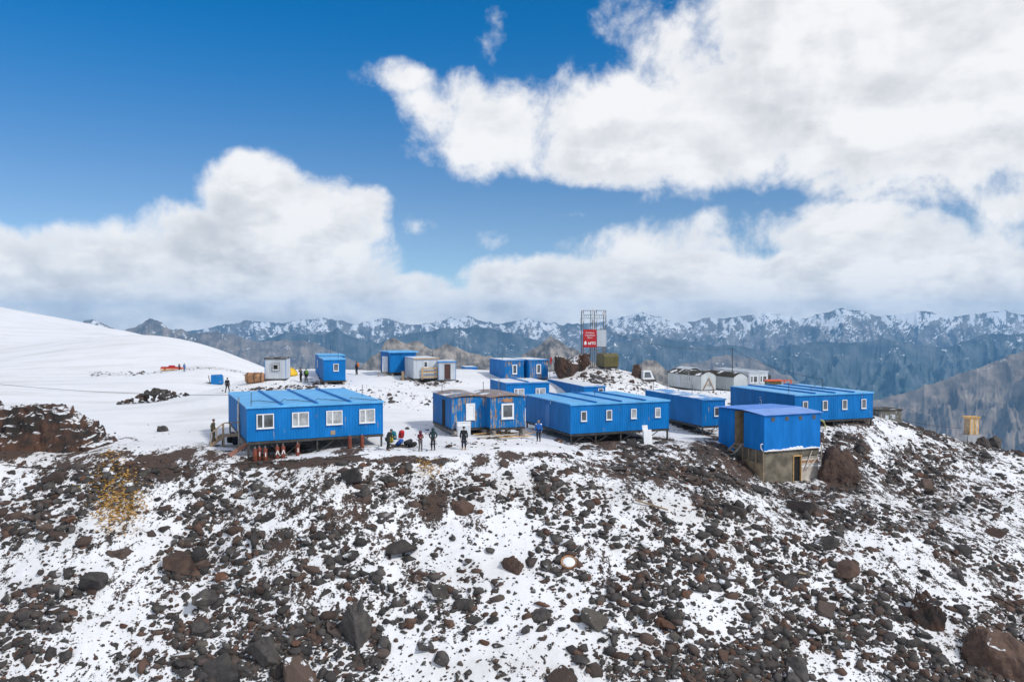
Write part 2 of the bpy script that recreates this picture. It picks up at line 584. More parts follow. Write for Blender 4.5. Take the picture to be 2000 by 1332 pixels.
BANK = [(900, 868, 140, 10, .32), (1130, 862, 60, 10, .5), (560, 760, 95, 14, .62), (690, 768, 60, 14, .38), (800, 780, 80, 22, .34), (830, 748, 60, 9, .75), (640, 748, 45, 8, .7), (1170, 735, 110, 26, .50), (1280, 755, 70, 22, .5), (1380, 768, 60, 10, .5),
        (850, 842, 60, 12, .35), (990, 858, 80, 8, .3), (720, 850, 40, 10, .3), (1430, 810, 80, 30, .5)]


def zone_fields(x, y, z):
    u, v = proj(x, y, z)
    d = y
    edge = 898 - 34 * np.clip((u - 1040) / 110, 0, 1)
    front = 1 / (1 + np.exp(-(v - edge) / 5.0)) * (d < 76)
    right = (u > 1420) * (d < 92) * (v > 800)
    slope = np.clip(front + right, 0, 1)
    big = fbm(x * .11, y * .11, 4, 31)
    r = np.full_like(x, .44) + .16 * big
    for (a, b, ru, rv, w) in ZONES:
        k = np.exp(-((u - a) / ru) ** 2 - ((v - b) / rv) ** 2)
        r = r + (w + .12 * big - r) * k
    r = r * slope
    near = (d < 135)
    for (a, b, ru, rv, w) in BANK:
        k = np.exp(-((u - a) / ru) ** 2 - ((v - b) / rv) ** 2) * near
        r = np.maximum(r, w * k)
    band = np.exp(-((d - 158 - 6 * fbm(x * .05, y * .05, 3, 3)) / 5) ** 2) * (u > 175) * (u < 620) * .55
    r = np.maximum(r, band)
    dirt = np.zeros_like(x)
    for (a, b, ru, rv, w) in DIRT:
        dirt = np.maximum(dirt, w * np.exp(-(((u - a) / ru) ** 2 + ((v - b) / rv) ** 2) ** 1.5) * (d < 95))
    dirt = np.clip(dirt * (.75 + 1.1 * fbm(x * .5, y * .5, 4, 61)), 0, 1)
    return r, dirt, u, v, slope


NA, ND = 620, 640
az = np.linspace(R(-46), R(46), NA)
dd = np.exp(np.linspace(math.log(26), math.log(1000), ND))
AZ, DD = np.meshgrid(az, dd)
TX, TY = np.sin(AZ) * DD, np.cos(AZ) * DD
T0 = ground0(TX, TY)
rock0, dirt0, U0, V0, slope0 = zone_fields(TX, TY, T0)


def relief(x, y, rock):
    f = np.clip(90 / np.hypot(x, y), 0, 1)
    a = fbm(x * .22, y * .22, 4, 7) * .42 + fbm(x * .9, y * .9, 4, 9) * .16
    return a * (np.clip(rock * 1.5, .17, 1)) * f


TZ = T0 + relief(TX, TY, rock0)


def ground(x, y):
    """terrain height at a plan position (bilinear on the grid)"""
    a, r = math.atan2(x, y), math.hypot(x, y)
    i = (a - az[0]) / (az[1] - az[0])
    j = (math.log(r) - math.log(26)) / (math.log(1000) - math.log(26)) * (ND - 1)
    i0, j0 = min(max(int(i), 0), NA - 2), min(max(int(j), 0), ND - 2)
    s, t = i - i0, j - j0
    return float((TZ[j0, i0] * (1 - s) + TZ[j0, i0 + 1] * s) * (1 - t) + (TZ[j0 + 1, i0] * (1 - s) + TZ[j0 + 1, i0 + 1] * s) * t)


def on_ground(u, v, d0=None):
    """first terrain hit of the ray through a photo pixel"""
    lo = 30.0
    prev = None
    d = 30.0
    while d < 400:
        p = P(u, v, d)
        h = p.z - ground(p.x, p.y)
        if h <= 0:
            if prev is None:
                return p
            a, b = prev, d
            for _ in range(18):
                m = (a + b) / 2
                p = P(u, v, m)
                if p.z > ground(p.x, p.y):
                    a = m
                else:
                    b = m
            return P(u, v, b)
        prev = d
        d *= 1.006
    return P(u, v, d0 or 100)


def terrain_material():
    m, g, b = mat('snow and volcanic gravel')
    pos = g.n('ShaderNodeNewGeometry').outputs['Position']
    at = g.n('ShaderNodeAttribute', attribute_name='zone')
    sep = g.n('ShaderNodeSeparateColor')
    g.put(sep.inputs[0], at.outputs['Color'])
    rk, dt = sep.outputs[0], sep.outputs[1]
    # drifts drawn out down the fall line
    st = g.n('ShaderNodeMapping')
    g.put(st.inputs['Vector'], pos)
    st.inputs['Rotation'].default_value = (0, 0, R(25))
    st.inputs['Scale'].default_value = (1.0, .55, .8)
    n1 = g.noise(st.outputs[0], .55, 6, .6)
    n2 = g.noise(st.outputs[0], 2.6, 5, .62, .4)
    n3 = g.noise(pos, 8.0, 4, .65)
    k = g.math('ADD', g.math('MULTIPLY', n1, .42), g.math('ADD', g.math('MULTIPLY', n2, .40), g.math('MULTIPLY', n3, .26)))
    thr = g.math('MULTIPLY_ADD', rk, -.22, .695)
    thr = g.math('MULTIPLY_ADD', dt, -.24, thr)
    bare = g.ramp(g.math('SUBTRACT', k, thr), -.012, .02)
    grav = g.noise(pos, 11, 5, .75)
    gcol = g.mix(g.ramp(grav, .35, .7), (.030, .024, .021), (.085, .064, .052))
    brown = g.mix(g.ramp(grav, .3, .7), (.052, .030, .021), (.115, .070, .048))
    gcol = g.mix(g.ramp(g.noise(pos, .35, 3), .42, .62), gcol, brown)
    gcol = g.mix(dt, gcol, brown)
    dirty = g.noise(g.vec('MULTIPLY', pos, (.3, 1, 1)), .17, 7, .68)
    snow = g.mix(g.ramp(dirty, .44, .74), (.83, .83, .84), (.66, .65, .635))
    g.put(b.inputs['Base Color'], g.mix(bare, snow, gcol))
    b.inputs['Roughness'].default_value = .8
    h = g.math('ADD', g.math('MULTIPLY', g.math('SUBTRACT', 1.0, bare), .10),
               g.math('ADD', g.math('MULTIPLY', g.math('MULTIPLY', grav, bare), .12), g.math('MULTIPLY', g.noise(pos, 1.3, 5), .10)))
    bump(g, b, h, .8, 1.0)
    return m


idx = np.arange(NA * ND).reshape(ND, NA)
quads = np.stack([idx[:-1, :-1], idx[:-1, 1:], idx[1:, 1:], idx[1:, :-1]], -1).reshape(-1, 4)
attr = np.stack([rock0, dirt0, np.zeros_like(rock0), np.ones_like(rock0)], -1).reshape(-1, 4)
terrain = np_mesh('terrain', np.stack([TX, TY, TZ], -1).reshape(-1, 3), quads, terrain_material(), attr)
tag(terrain, kind='structure')

# ------------------------------------------------------------------ mountains
def mountain_mat(name, c1, c2, snow_lo, snow_hi, snow_amt, scale, green=None):
    m, g, b = mat(name)
    geo = g.n('ShaderNodeNewGeometry')
    pos = geo.outputs['Position']
    n = g.noise(pos, scale, 8, .62)
    base = g.mix(g.ramp(n, .36, .66), c1, c2)
    sp_ = g.n('ShaderNodeSeparateXYZ')
    g.put(sp_.inputs[0], pos)
    if green:
        base = g.mix(g.math('MULTIPLY', g.ramp(sp_.outputs[2], green[1], green[2], 1, 0), g.ramp(g.noise(pos, scale * .6, 5), .4, .6)), base, green[0])
    nz = g.n('ShaderNodeSeparateXYZ')
    g.put(nz.inputs[0], geo.outputs['True Normal'])
    sn = g.noise(g.vec('MULTIPLY', pos, (1.0, 1.0, .45)), scale * 1.7, 8, .62)
    alt = g.ramp(sp_.outputs[2], snow_lo, snow_hi, -.35, .25, False)
    k = g.math('ADD', g.math('ADD', sn, alt), g.math('MULTIPLY', g.math('SUBTRACT', nz.outputs[2], .70), .75))
    f = g.ramp(k, .66 - snow_amt, .70 - snow_amt)
    g.put(b.inputs['Base Color'], g.mix(f, base, (.80, .81, .825)))
    b.inputs['Roughness'].default_value = .9
    return m


def mountain(name, sky, dist, mtl, slope=.62, amp=.22, fw=1.0, seed=0, nseg=420, nr=170, wl=None, foot=None):
    """a range whose crest runs through the given skyline (photo col,row) at forward distance dist (metres)"""
    us = np.array([q[0] for q in sky], float)
    vs = np.array([q[1] for q in sky], float)
    ds = np.array([q[2] if len(q) > 2 else dist for q in sky], float)
    uu = np.linspace(us[0], us[-1], nseg)
    vv = np.interp(uu, us, vs)
    dc = np.interp(uu, us, ds)
    X = (uu - 1000) / F * dc
    jag = ridged(X / dist * 30, X * 0 + seed, 6, seed, .62) * 2.4 - 1.6
    Zc = CAMZ + (627 - vv) / F * dc + jag * dist * .0032
    depth = dist * .30 * fw
    s = np.linspace(-1, .35, nr)
    s = np.sign(s) * np.abs(s) ** 1.6
    SX, SS = np.meshgrid(X, s)
    DC = np.broadcast_to(dc, SX.shape)
    ZC = np.broadcast_to(Zc, SX.shape)
    off = SS * depth
    wl = wl or dist * .030
    wl2 = wl * 3.3
    YY = DC + off
    XX = SX * YY / DC
    wx = fbm(SX / wl2, off / wl2, 4, seed + 90) * .9
    drop = np.abs(off) * slope
    th = .55 if seed % 2 else -.55
    ra, rb = SX * math.cos(th) + off * math.sin(th), -SX * math.sin(th) + off * math.cos(th)
    big_ = ridged(ra / wl2 + wx * .6, rb / wl2 * .6 + seed, 5, seed + 20)
    rd = ridged(ra / wl + wx * 1.3, rb / wl * .7 + wx + seed, 7, seed + 40, .62)
    fade = np.clip(np.abs(off) / (wl * .9), 0, 1) ** .8
    fade2 = np.clip(np.abs(off) / (wl2 * .9), 0, 1)
    ZZ = ZC - drop - (1 - rd) * wl * amp * 3.6 * fade + (big_ - .62) * wl2 * amp * 1.1 * fade2
    ZZ = np.maximum(ZZ, -1490 + 8 * rd)
    v = np.stack([XX, YY, ZZ], -1).reshape(-1, 3)
    ii = np.arange(nseg * nr).reshape(nr, nseg)
    qd = np.stack([ii[:-1, :-1], ii[:-1, 1:], ii[1:, 1:], ii[1:, :-1]], -1).reshape(-1, 4)
    o = np_mesh(name, v, qd, mtl)
    tag(o, kind='structure')
    return o


MM_far = mountain_mat('far snowy rock', (.12, .11, .11), (.30, .27, .25), -900, 100, .185, .006)
MM_blue = mountain_mat('dark rock and meadow with haze tint', (.060, .078, .095), (.15, .165, .175), -650, 250, .155, .007, green=((.05, .085, .07), -900, -200))  # bluish base puts the valley haze into the rock colour
MM_tan = mountain_mat('tan rock', (.13, .105, .085), (.34, .27, .21), -700, 250, .15, .009)
MM_grey = mountain_mat('grey brown crag', (.11, .095, .08), (.40, .34, .28), -160, 150, .11, .03)
mountain('mountain', [(-200, 636), (380, 640), (440, 632), (480, 620), (540, 632), (585, 618), (640, 622), (700, 632), (745, 618), (800, 630), (860, 622), (920, 616), (980, 630), (1030, 620), (1100, 632), (1200, 622), (1255, 606), (1320, 628), (1400, 618),
                      (1480, 606), (1560, 618), (1640, 602), (1720, 612), (1790, 606), (1870, 616), (1940, 600), (2010, 610), (2300, 615)], 11000, MM_far, slope=.50, amp=.36, seed=3, nseg=1000, nr=200)
mountain('mountain', [(130, 660), (165, 624), (182, 619), (205, 631), (240, 640), (262, 634), (285, 622), (308, 620), (330, 635), (370, 647), (420, 645), (452, 650), (490, 664), (545, 661), (595, 658), (640, 680), (700, 700), (760, 730), (800, 760)],
         7500, MM_tan, slope=.55, amp=.40, seed=8, nseg=460)
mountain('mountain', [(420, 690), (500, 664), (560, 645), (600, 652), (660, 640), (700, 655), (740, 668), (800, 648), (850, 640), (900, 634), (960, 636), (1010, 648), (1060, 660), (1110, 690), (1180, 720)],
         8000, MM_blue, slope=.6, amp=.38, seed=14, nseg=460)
mountain('mountain', [(640, 745), (690, 722), (735, 690), (757, 661), (770, 656), (790, 663), (815, 664), (845, 678), (872, 668), (900, 676), (930, 690), (965, 697), (1010, 700), (1060, 710), (1120, 730), (1200, 760)],
         2600, MM_grey, slope=.75, amp=.42, seed=21, nseg=380)
mountain('mountain', [(960, 730), (1010, 697), (1045, 680), (1075, 656), (1090, 660), (1120, 678), (1160, 700), (1200, 716), (1260, 745)], 3300, MM_grey, slope=.75, amp=.40, seed=27, nseg=300)
mountain('mountain', [(1180, 760), (1225, 728), (1255, 702), (1264, 699), (1285, 704), (1310, 720), (1345, 745), (1400, 790)], 2300, MM_grey, slope=.8, amp=.36, seed=33, nseg=240)
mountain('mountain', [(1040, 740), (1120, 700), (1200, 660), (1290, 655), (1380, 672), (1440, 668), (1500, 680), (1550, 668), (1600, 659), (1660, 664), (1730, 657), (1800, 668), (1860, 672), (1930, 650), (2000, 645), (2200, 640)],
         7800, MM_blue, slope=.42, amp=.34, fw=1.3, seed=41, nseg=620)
mountain('mountain', [(1150, 770), (1250, 735), (1340, 705), (1420, 690), (1480, 700), (1540, 730), (1600, 770), (1700, 830)], 6800, MM_tan, slope=.5, amp=.30, seed=47, nseg=360)
mountain('mountain', [(1560, 850), (1660, 800), (1740, 768), (1800, 752), (1850, 735), (1890, 722), (1940, 700), (2000, 682), (2100, 655), (2300, 640)], 5200, MM_tan, slope=.60, amp=.34, fw=1.2, seed=55, nseg=420)
vf = MB()
vf.add([(-15000, 900, -1500), (15000, 900, -1500), (15000, 12500, -1500), (-15000, 12500, -1500)], [(0, 1, 2, 3)])
tag(vf.build('valley_floor', simple('valley meadow', (.06, .075, .045), .9, 0, .4, .002)), kind='structure')


def haze():
    m = bpy.data.materials.new('mountain air')
    m.use_nodes = True
    g = NT(m.node_tree)
    o = g.n('ShaderNodeOutputMaterial')
    pv = g.n('ShaderNodeVolumePrincipled')
    pv.inputs['Color'].default_value = (.20, .58, 1.0, 1)
    pv.inputs['Density'].default_value = 4.8e-5
    pv.inputs['Anisotropy'].default_value = 0.0
    g.put(o.inputs['Volume'], pv.outputs[0])
    zmax = 290
    h = MB().box(-15500, -800, -1510, 15500, 12600, zmax).build('haze', m)
    tag(h, kind='stuff')


haze()

# ------------------------------------------------------------------ container houses
def window(par, x, z, w, h, panes=1, glass=None, y=-.03, fr=.07, side=None):
    """window on the front (y=0) face; x,z = centre; side -> on the left face (x=0), x is then the depth position"""
    m = empty('window', (0, 0, 0))
    m.parent = par
    if side:
        m.rotation_euler = (0, 0, -math.pi / 2)
        m.location = (0, x, z)
    else:
        m.location = (x, 0, z)
    b = MB()
    b.box(-w / 2, y - .05, -h / 2, w / 2, y + .02, -h / 2 + fr)
    b.box(-w / 2, y - .05, h / 2 - fr, w / 2, y + .02, h / 2)
    b.box(-w / 2, y - .05, -h / 2 + fr, -w / 2 + fr, y + .02, h / 2 - fr)
    b.box(w / 2 - fr, y - .05, -h / 2 + fr, w / 2, y + .02, h / 2 - fr)
    xs = [-w / 2 + fr, w / 2 - fr]
    if panes == 2:
        c = -w * .12
        b.box(c - fr * .8, y - .055, -h / 2 + fr, c + fr * .8, y + .02, h / 2 - fr)
        xs = [-w / 2 + fr, c - fr * .8, c + fr * .8, w / 2 - fr]
    f = b.build('frame', M_pvc, m)
    for i in range(0, len(xs), 2):
        MB().box(xs[i], y - .015, -h / 2 + fr, xs[i + 1], y + .015, h / 2 - fr).build('pane', glass or M_glass, m)
    MB().box(-w / 2 - .03, y - .10, -h / 2 - .04, w / 2 + .03, y + .02, -h / 2 - .002).build('sill', M_pvc, m)
    return m


def frame_of(u, vb, d, yaw):
    p = P(u, vb, d)
    return p, R(yaw)


def local_ground(loc, yaw, x, y):
    wx = loc.x + x * math.cos(yaw) - y * math.sin(yaw)
    wy = loc.y + x * math.sin(yaw) + y * math.cos(yaw)
    return ground(wx, wy) - loc.z


def house(name, label, cat, u, vb, d, yaw, w, dep, h, nmod=1, ndep=1, wall=None, side_wall=None, roof=None, seam=True, legs=True, arch=0.0, group=None,
          over=.06, rearz=0.0, trim=None, brace=True, skid=False, door=None):
    """flat-roofed sheet-metal house; origin at the bottom of its front left corner, x along the front, y to the back"""
    loc, a = frame_of(u, vb, d, yaw)
    o = empty(name, loc, a, label, cat, group)
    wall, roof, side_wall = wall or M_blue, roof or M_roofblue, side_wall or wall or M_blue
    trim = trim or wall
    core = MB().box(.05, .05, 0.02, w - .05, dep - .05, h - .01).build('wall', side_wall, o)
    mw = w / nmod
    for i in range(nmod):
        MB().corr((i * mw + .035, .028), ((i + 1) * mw - .035, .028), .03, h - .02).build('wall_panel', wall, core)
    for i in range(1, nmod):
        MB().box(i * mw - .035, .006, .03, i * mw + .035, .04, h - .02).build('joint_strip', trim, core)
    md = dep / ndep
    for i in range(ndep):
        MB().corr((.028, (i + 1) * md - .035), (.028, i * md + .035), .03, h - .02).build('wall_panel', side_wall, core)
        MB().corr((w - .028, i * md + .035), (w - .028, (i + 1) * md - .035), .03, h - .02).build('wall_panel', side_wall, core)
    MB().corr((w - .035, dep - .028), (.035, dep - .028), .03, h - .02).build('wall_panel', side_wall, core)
    for (x, y) in ((0, 0), (w, 0), (0, dep), (w, dep)):
        MB().box(x - .05 if x else -.005, y - .05 if y else -.005, .0, x + .005 if x else .05, y + .005 if y else .05, h - .02).build('corner_post', trim, core)
    fb = MB()
    fb.box(-.02, -.02, -.17, w + .02, .10, 0.0)
    fb.box(-.02, dep - .10, -.17, w + .02, dep + .02, 0.0)
    fb.box(-.02, .102, -.17, .10, dep - .102, 0.0)
    fb.box(w - .10, .102, -.17, w + .02, dep - .102, 0.0)
    fb.box(.102, .102, -.05, w - .102, dep - .102, .0)
    fb.build('floor_frame', M_steel, o)
    # roof: one sheet per module, low seams between them
    for i in range(nmod):
        x0, x1 = i * mw - (over if i == 0 else -.01), (i + 1) * mw + (over if i == nmod - 1 else -.01)
        if arch:
            b = MB()
            ns = 8
            vs, fs = [], []
            for k in range(ns + 1):
                t = k / ns
                zz = h + arch * math.sin(math.pi * t) ** .8
                for yy in (-over, dep + over):
                    vs += [(x0 + (x1 - x0) * t, yy, zz - .06 if 0 < t < 1 else h - .015), (x0 + (x1 - x0) * t, yy, zz + .02)]
            for k in range(ns):
                q = k * 4
                fs += [(q + 1, q + 5, q + 7, q + 3), (q, q + 2, q + 6, q + 4), (q, q + 4, q + 5, q + 1), (q + 2, q + 3, q + 7, q + 6)]
            fs += [(0, 1, 3, 2), (ns * 4, ns * 4 + 2, ns * 4 + 3, ns * 4 + 1)]
            b.add(vs, fs)
            b.build('roof', roof, o)
        else:
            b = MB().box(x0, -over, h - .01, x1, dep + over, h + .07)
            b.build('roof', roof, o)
    if seam and not arch:
        for i in range(1, nmod):
            MB().box(i * mw - .06, -over - .02, h + .072, i * mw + .06, dep + over, h + .20).build('roof_seam', wall, o)
    if seam and arch == 0:
        MB().box(-over - .02, -over - .035, h - .07, w + over + .02, -over - .002, h + .085).build('fascia', roof, o)
    if legs:
        k = 0
        for i in range(nmod + 1):
            for y in ((.12, dep * .5, dep - .12)):
                x = min(max(i * mw, .1), w - .1)
                gz = local_ground(loc, a, x, y)
                if gz < -.2:
                    MB().box(x - .06, y - .06, gz - .3, x + .06, y + .06, -.171).build('leg', M_steel, o)
            if brace and i < nmod:
                x = min(max(i * mw, .1), w - .1)
                gz = local_ground(loc, a, x, .12)
                if gz < -.45:
                    MB().beam((x + .08, .12, gz + .05), (x + mw * .55, .12, -.2), .06).build('brace', M_steel, o)
                    if i % 2 == 0:
                        MB().beam((x + mw - .08, .12, gz + .05), (x + mw * .6, .12, -.2), .05).build('brace', M_steel, o)
    if skid:
        gz = min(local_ground(loc, a, x, y) for x in (.2, w - .2) for y in (0, dep))
        for x in (.25, w - .25):
            MB().box(x - .11, -.35, -.42, x + .11, dep + .2, -.172).build('skid', M_greywood, o)
        for (x, y) in ((.25, .1), (w - .25, .1), (.25, dep * .6), (w - .25, dep * .6)):
            gz = local_ground(loc, a, x, y)
            MB().box(x - .2, y - .2, gz - .3, x + .2, y + .2, -.421).build('block', M_greywood, o)
    return o, loc, a


def mast(par, x, y, z, h, r=.025):
    return MB().tube([(x, y, z - .02), (x + .02, y, z + h)], r, 5).build('mast', M_steel, par)


def handrail_stairs(par, x, y0, y1, z0, z1, wid, m, rail=True):
    """straight flight running along -x from (x, z1) down; treads, stringers, rail as parts of par"""
    n = max(3, round((z1 - z0) / .2))
    run = (z1 - z0) * 1.25
    st = []
    for yy in (y0, y1):
        st.append(MB().beam((x, yy, z1 - .05), (x - run, yy, z0), .06, .2).build('stringer', m, par))
    for i in range(n):
        t = (i + .5) / n
        MB().box(x - run * t - .14, y0 + .03, z1 - .02 - (z1 - z0) * t, x - run * t + .14, y1 - .03, z1 + .03 - (z1 - z0) * t).build('tread', m, par)
    if rail:
        for t in (0.02, .5, .98):
            MB().box(x - run * t - .04, y0 - .075, z1 - (z1 - z0) * t - .1, x - run * t + .04, y0 - .035, z1 - (z1 - z0) * t + .95).build('post', m, par)
        MB().beam((x, y0 - .055, z1 + .97), (x - run, y0 - .055, z0 + .97), .06, .08).build('handrail', m, par)
    return run


# --- A: four-module house with big windows
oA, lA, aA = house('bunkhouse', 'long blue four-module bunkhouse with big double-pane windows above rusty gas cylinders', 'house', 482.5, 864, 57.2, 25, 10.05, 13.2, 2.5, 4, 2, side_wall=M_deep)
for i, gl in enumerate((M_glass, M_curtain, M_curtain, M_curtain)):
    window(oA, i * 2.51 + 1.27, 1.48, 1.22, 1.05, 2, gl)
pd = MB().box(-.03, 4.6, .05, .02, 5.5, 2.05).build('door', M_dark, oA)
MB().box(-.06, 5.52, .1, -.028, 5.72, 2.25).build('downpipe', M_pvc, oA)
MB().tube([(-.10, 4.2, -.7), (-.10, 4.2, 2.0), (-.10, 4.2, 2.9)], .06, 8).build('flue_pipe', M_galv, oA)
mast(oA, .35, .4, 2.57, 1.0)
mast(oA, 9.7, 5.0, 2.57, .9)
# landing and steps at the left side door
gz = local_ground(lA, aA, -1.6, 5.0)
MB().box(-1.25, 4.3, -.12, -.04, 5.7, -.04).build('landing', M_wood, oA)
for (x, y) in ((-1.18, 4.36), (-1.18, 5.64), (-.12, 4.36)):
    MB().box(x - .05, y - .05, local_ground(lA, aA, x, y) - .2, x + .05, y + .05, -.121).build('post', M_wood, oA)
for x in (-1.2, -.1):
    MB().box(x - .04, 4.31, -.04, x + .04, 4.37, .95).build('post', M_wood, oA)
MB().beam((-1.2, 4.28, .97), (-.1, 4.28, .97), .06, .08).build('handrail', M_wood, oA)
runA = handrail_stairs(oA, -1.25, 4.4, 5.6, local_ground(lA, aA, -2.4, 5.0), -.06, 1.2, M_wood)
cab = MB().tube([(.6 + .35 * t, 3.2 + .8 * math.sin(t * .9) - .08 * t, 2.62 + (.15 if t in (7, 14, 21) else 0)) for t in range(0, 27)], .022, 5)
cab.build('roof_cable', M_steel, oA)
MB().box(6.0, -.012, .18, 6.35, .03, .5).build('patch', M_ply, oA)

# --- B: two peeling huts
oB1, lB1, aB1 = house('hut', 'peeling blue hut with tall white blind window and rusty roof', 'hut', 882.4, 838, 66, 21.8, 3.12, 5.6, 2.62, 1, 1, M_bluerust, M_bluefleck, M_roofrust, arch=.16, legs=False, skid=True, over=.12, group=None)
window(oB1, 1.62, 1.40, .78, 1.38, 1, M_pvc, fr=.12)
MB().box(-.02, 1.9, .02, .03, 2.75, 2.25).build('door', M_dark, oB1)
mast(oB1, .3, 3.8, 2.6, .8)
oB2, lB2, aB2 = house('hut', 'peeling blue hut with square dark window in a wide white frame', 'hut', 958, 837.4, 66.2, 21.8, 3.12, 5.6, 2.62, 1, 1, M_bluerust, M_deep, M_roofrust, arch=.16, legs=False, skid=True, over=.12)
window(oB2, 1.52, 1.42, 1.12, 1.30, 1, M_glass, fr=.15)
MB().lathe([(.52, 0), (.52, .02)], 20, (0, 0, 0), 1, .3).build('oval_patch', M_rustpl, oB2).matrix_local = Matrix.Translation((1.52, -.002, 2.32)) @ Matrix.Rotation(R(90), 4, 'X')
mast(oB2, .5, 3.2, 2.6, 1.1)

# --- C: four-module house with small windows
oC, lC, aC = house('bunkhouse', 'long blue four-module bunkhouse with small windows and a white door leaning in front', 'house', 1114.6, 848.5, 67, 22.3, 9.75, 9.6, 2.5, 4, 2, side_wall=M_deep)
for i in range(4):
    window(oC, i * 2.44 + 1.22, 1.50, .55, .85, 1, (M_glass, M_glass, M_curtain, M_curtain)[i])
MB().box(-.02, 4.2, .05, .03, 5.1, 2.1).build('door', M_deep, oC)
mast(oC, 5.5, 6, 2.57, .6)
MB().box(-.012, 4.0, 2.2, .03, 4.06, 2.42).build('lamp', M_pvc, oC)

# --- D: double-length container
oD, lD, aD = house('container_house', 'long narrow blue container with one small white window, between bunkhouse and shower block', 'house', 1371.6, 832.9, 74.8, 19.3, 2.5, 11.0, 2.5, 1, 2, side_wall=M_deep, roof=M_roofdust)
window(oD, 1.55, 1.35, .55, .85, 1, M_glass)
mast(oD, .3, 9.8, 2.57, 1.0)
mast(oD, 1.5, 4.2, 2.57, 1.0)

# --- E: four-module house on the rim
oE, lE, aE = house('bunkhouse', 'blue four-module bunkhouse on the rim with a white number mark on its side', 'house', 1552.3, 823.5, 75.5, 18.5, 9.2, 10.6, 2.5, 4, 2, side_wall=M_deep)
oE['label'] = 'blue four-module bunkhouse at the rim with small windows and a white mark on its side'
for i in range(4):
    window(oE, i * 2.3 + 1.15, 1.45, .58, .92, 1, M_glass)
mk = MB()
mk.box(-.012, 5.15, 1.0, -.006, 5.45, 1.06).box(-.012, 5.15, 1.062, -.006, 5.21, 1.55).box(-.012, 5.39, 1.062, -.006, 5.45, 1.3).box(-.012, 5.15, 1.552, -.006, 5.45, 1.61).box(-.012, 5.25, 1.80, -.006, 5.5, 1.85)
mk.build('mark', M_white, oE)
mast(oE, .5, 1.6, 2.57, 1.0)
mast(oE, 6.6, 4.2, 2.57, 1.1)
MB().beam((4.2, 3.0, 2.75), (6.6, 4.2, 3.5), .03).build('mast_stay', M_steel, oE)

# --- G, H, I behind
oG, lG, aG = house('container_house', 'blue two-module house with snowy roof and two wide curtained windows', 'house', 989, 794, 86, 18, 4.95, 6.2, 2.5, 2, 1, side_wall=M_deep, roof=M_roofsnow)
for i in range(2):
    window(oG, i * 2.47 + 1.45, 1.45, 1.15, .92, 2, M_curtain)
MB().tube([(-.08, 2.4, 1.2), (-.08, 2.4, 3.0)], .05, 6).build('flue_pipe', M_galv, oG)
oH, lH, aH = house('container_house', 'long blue container with snow streaks on its roof below the mast hill', 'house', 1141.5, 800.4, 86.5, 17, 2.45, 12.0, 2.5, 1, 2, side_wall=M_deep, roof=M_roofsnow)
window(oH, 1.9, 1.9, .6, .8, 1, M_glass)
oI1, _, _ = house('hut', 'peeling blue hut beside the red flag pair, with rust only at its edges', 'hut', 986.6, 741.5, 98, 22, 2.5, 5.5, 2.35, 1, 1, M_bluerust, M_blue, M_roofsnow, skid=True, legs=False)
oI1['label'] = 'peeling blue hut with snowy roof, standing behind the two-module house'
window(oI1, 1.25, 1.25, .62, 1.15, 1, M_glass, fr=.11)
mast(oI1, .4, 2, 2.4, .9)
oI2, _, _ = house('hut', 'rust-streaked blue hut next to the big brown boulder', 'hut', 1033, 740.5, 98.6, 22, 2.6, 5.5, 2.35, 1, 1, M_bluerust, M_blue, M_roofsnow, skid=True, legs=False)
window(oI2, 1.3, 1.25, .62, 1.15, 1, M_glass, fr=.11)
mast(oI2, 1.6, 2, 2.4, 1.0)

# --- centre-left boxes
oP, lP, aP = house('container_house', 'plain blue box cabin with one white window raised on timber skids', 'cabin', 632.5, 744, 92.6, 19, 2.5, 6.0, 2.5, 1, 1, M_blue, M_deep, M_roofblue, legs=False, skid=True)
window(oP, 1.4, 1.55, .6, .85, 1, M_glass)
mast(oP, 1.8, 1.2, 2.57, .9)
oP2, lP2, aP2 = house('container_house', 'blue box cabin tucked behind the cabin on timber skids', 'cabin', 624, 735, 100, 19, 3.1, 5.5, 2.6, 1, 1, M_deep, M_blue, M_roofblue, legs=False, skid=True)
window(oP2, 2.2, 1.5, .55, .9, 1, M_curtain, side=True)
mast(oP2, 1.6, 2, 2.67, 1.1)
oQ, lQ, aQ = house('cabin', 'pale grey box cabin with barred window and blue corner posts', 'cabin', 517, 740.5, 97, 6, 2.55, 3.0, 2.5, 1, 1, M_whitehut, M_whitehut, M_felt, trim=M_blue, legs=False, skid=True)
window(oQ, 1.3, 1.45, .7, .7, 1, M_dark, fr=.1)
b = MB()
for i in range(6):
    b.box(.78 + i * .2, -.13, .95, .80 + i * .2, -.11, 2.0)
for z in (1.0, 1.35, 1.7, 1.95):
    b.box(.7, -.15, z, 1.9, -.132, z + .02)
b.build('window_bars', M_steel, oQ)
oM, lM, aM = house('cabin', 'pale grey cabin with timber railing and wooden steps at its side', 'cabin', 808, 740, 97, 20, 3.15, 5.6, 2.45, 1, 1, M_whitehut, M_whitehut, M_roofsnow, legs=False, skid=True)
window(oM, 1.5, 1.75, .55, .78, 1, M_glass, fr=.09)
b = MB()
for z in (.15, .75, 1.2):
    MB().box(.95, -.34, z, 3.05, -.26, z + .13).build('rail', M_newwood, oM)
for x in (.95, 2.93):
    MB().box(x, -.255, -.1, x + .12, -.17, 1.36).build('rail_post', M_newwood, oM)
MB().box(-.05, -.14, 2.40, 3.2, -.08, 2.53).build('eave_board', M_newwood, oM)
MB().box(-1.0, 1.2, -.12, -.04, 2.6, -.04).build('landing', M_wood, oM)
for (x, y) in ((-.93, 1.27), (-.93, 2.5)):
    MB().box(x - .05, y - .05, local_ground(lM, aM, x, y) - .2, x + .05, y + .05, .85).build('post', M_wood, oM)
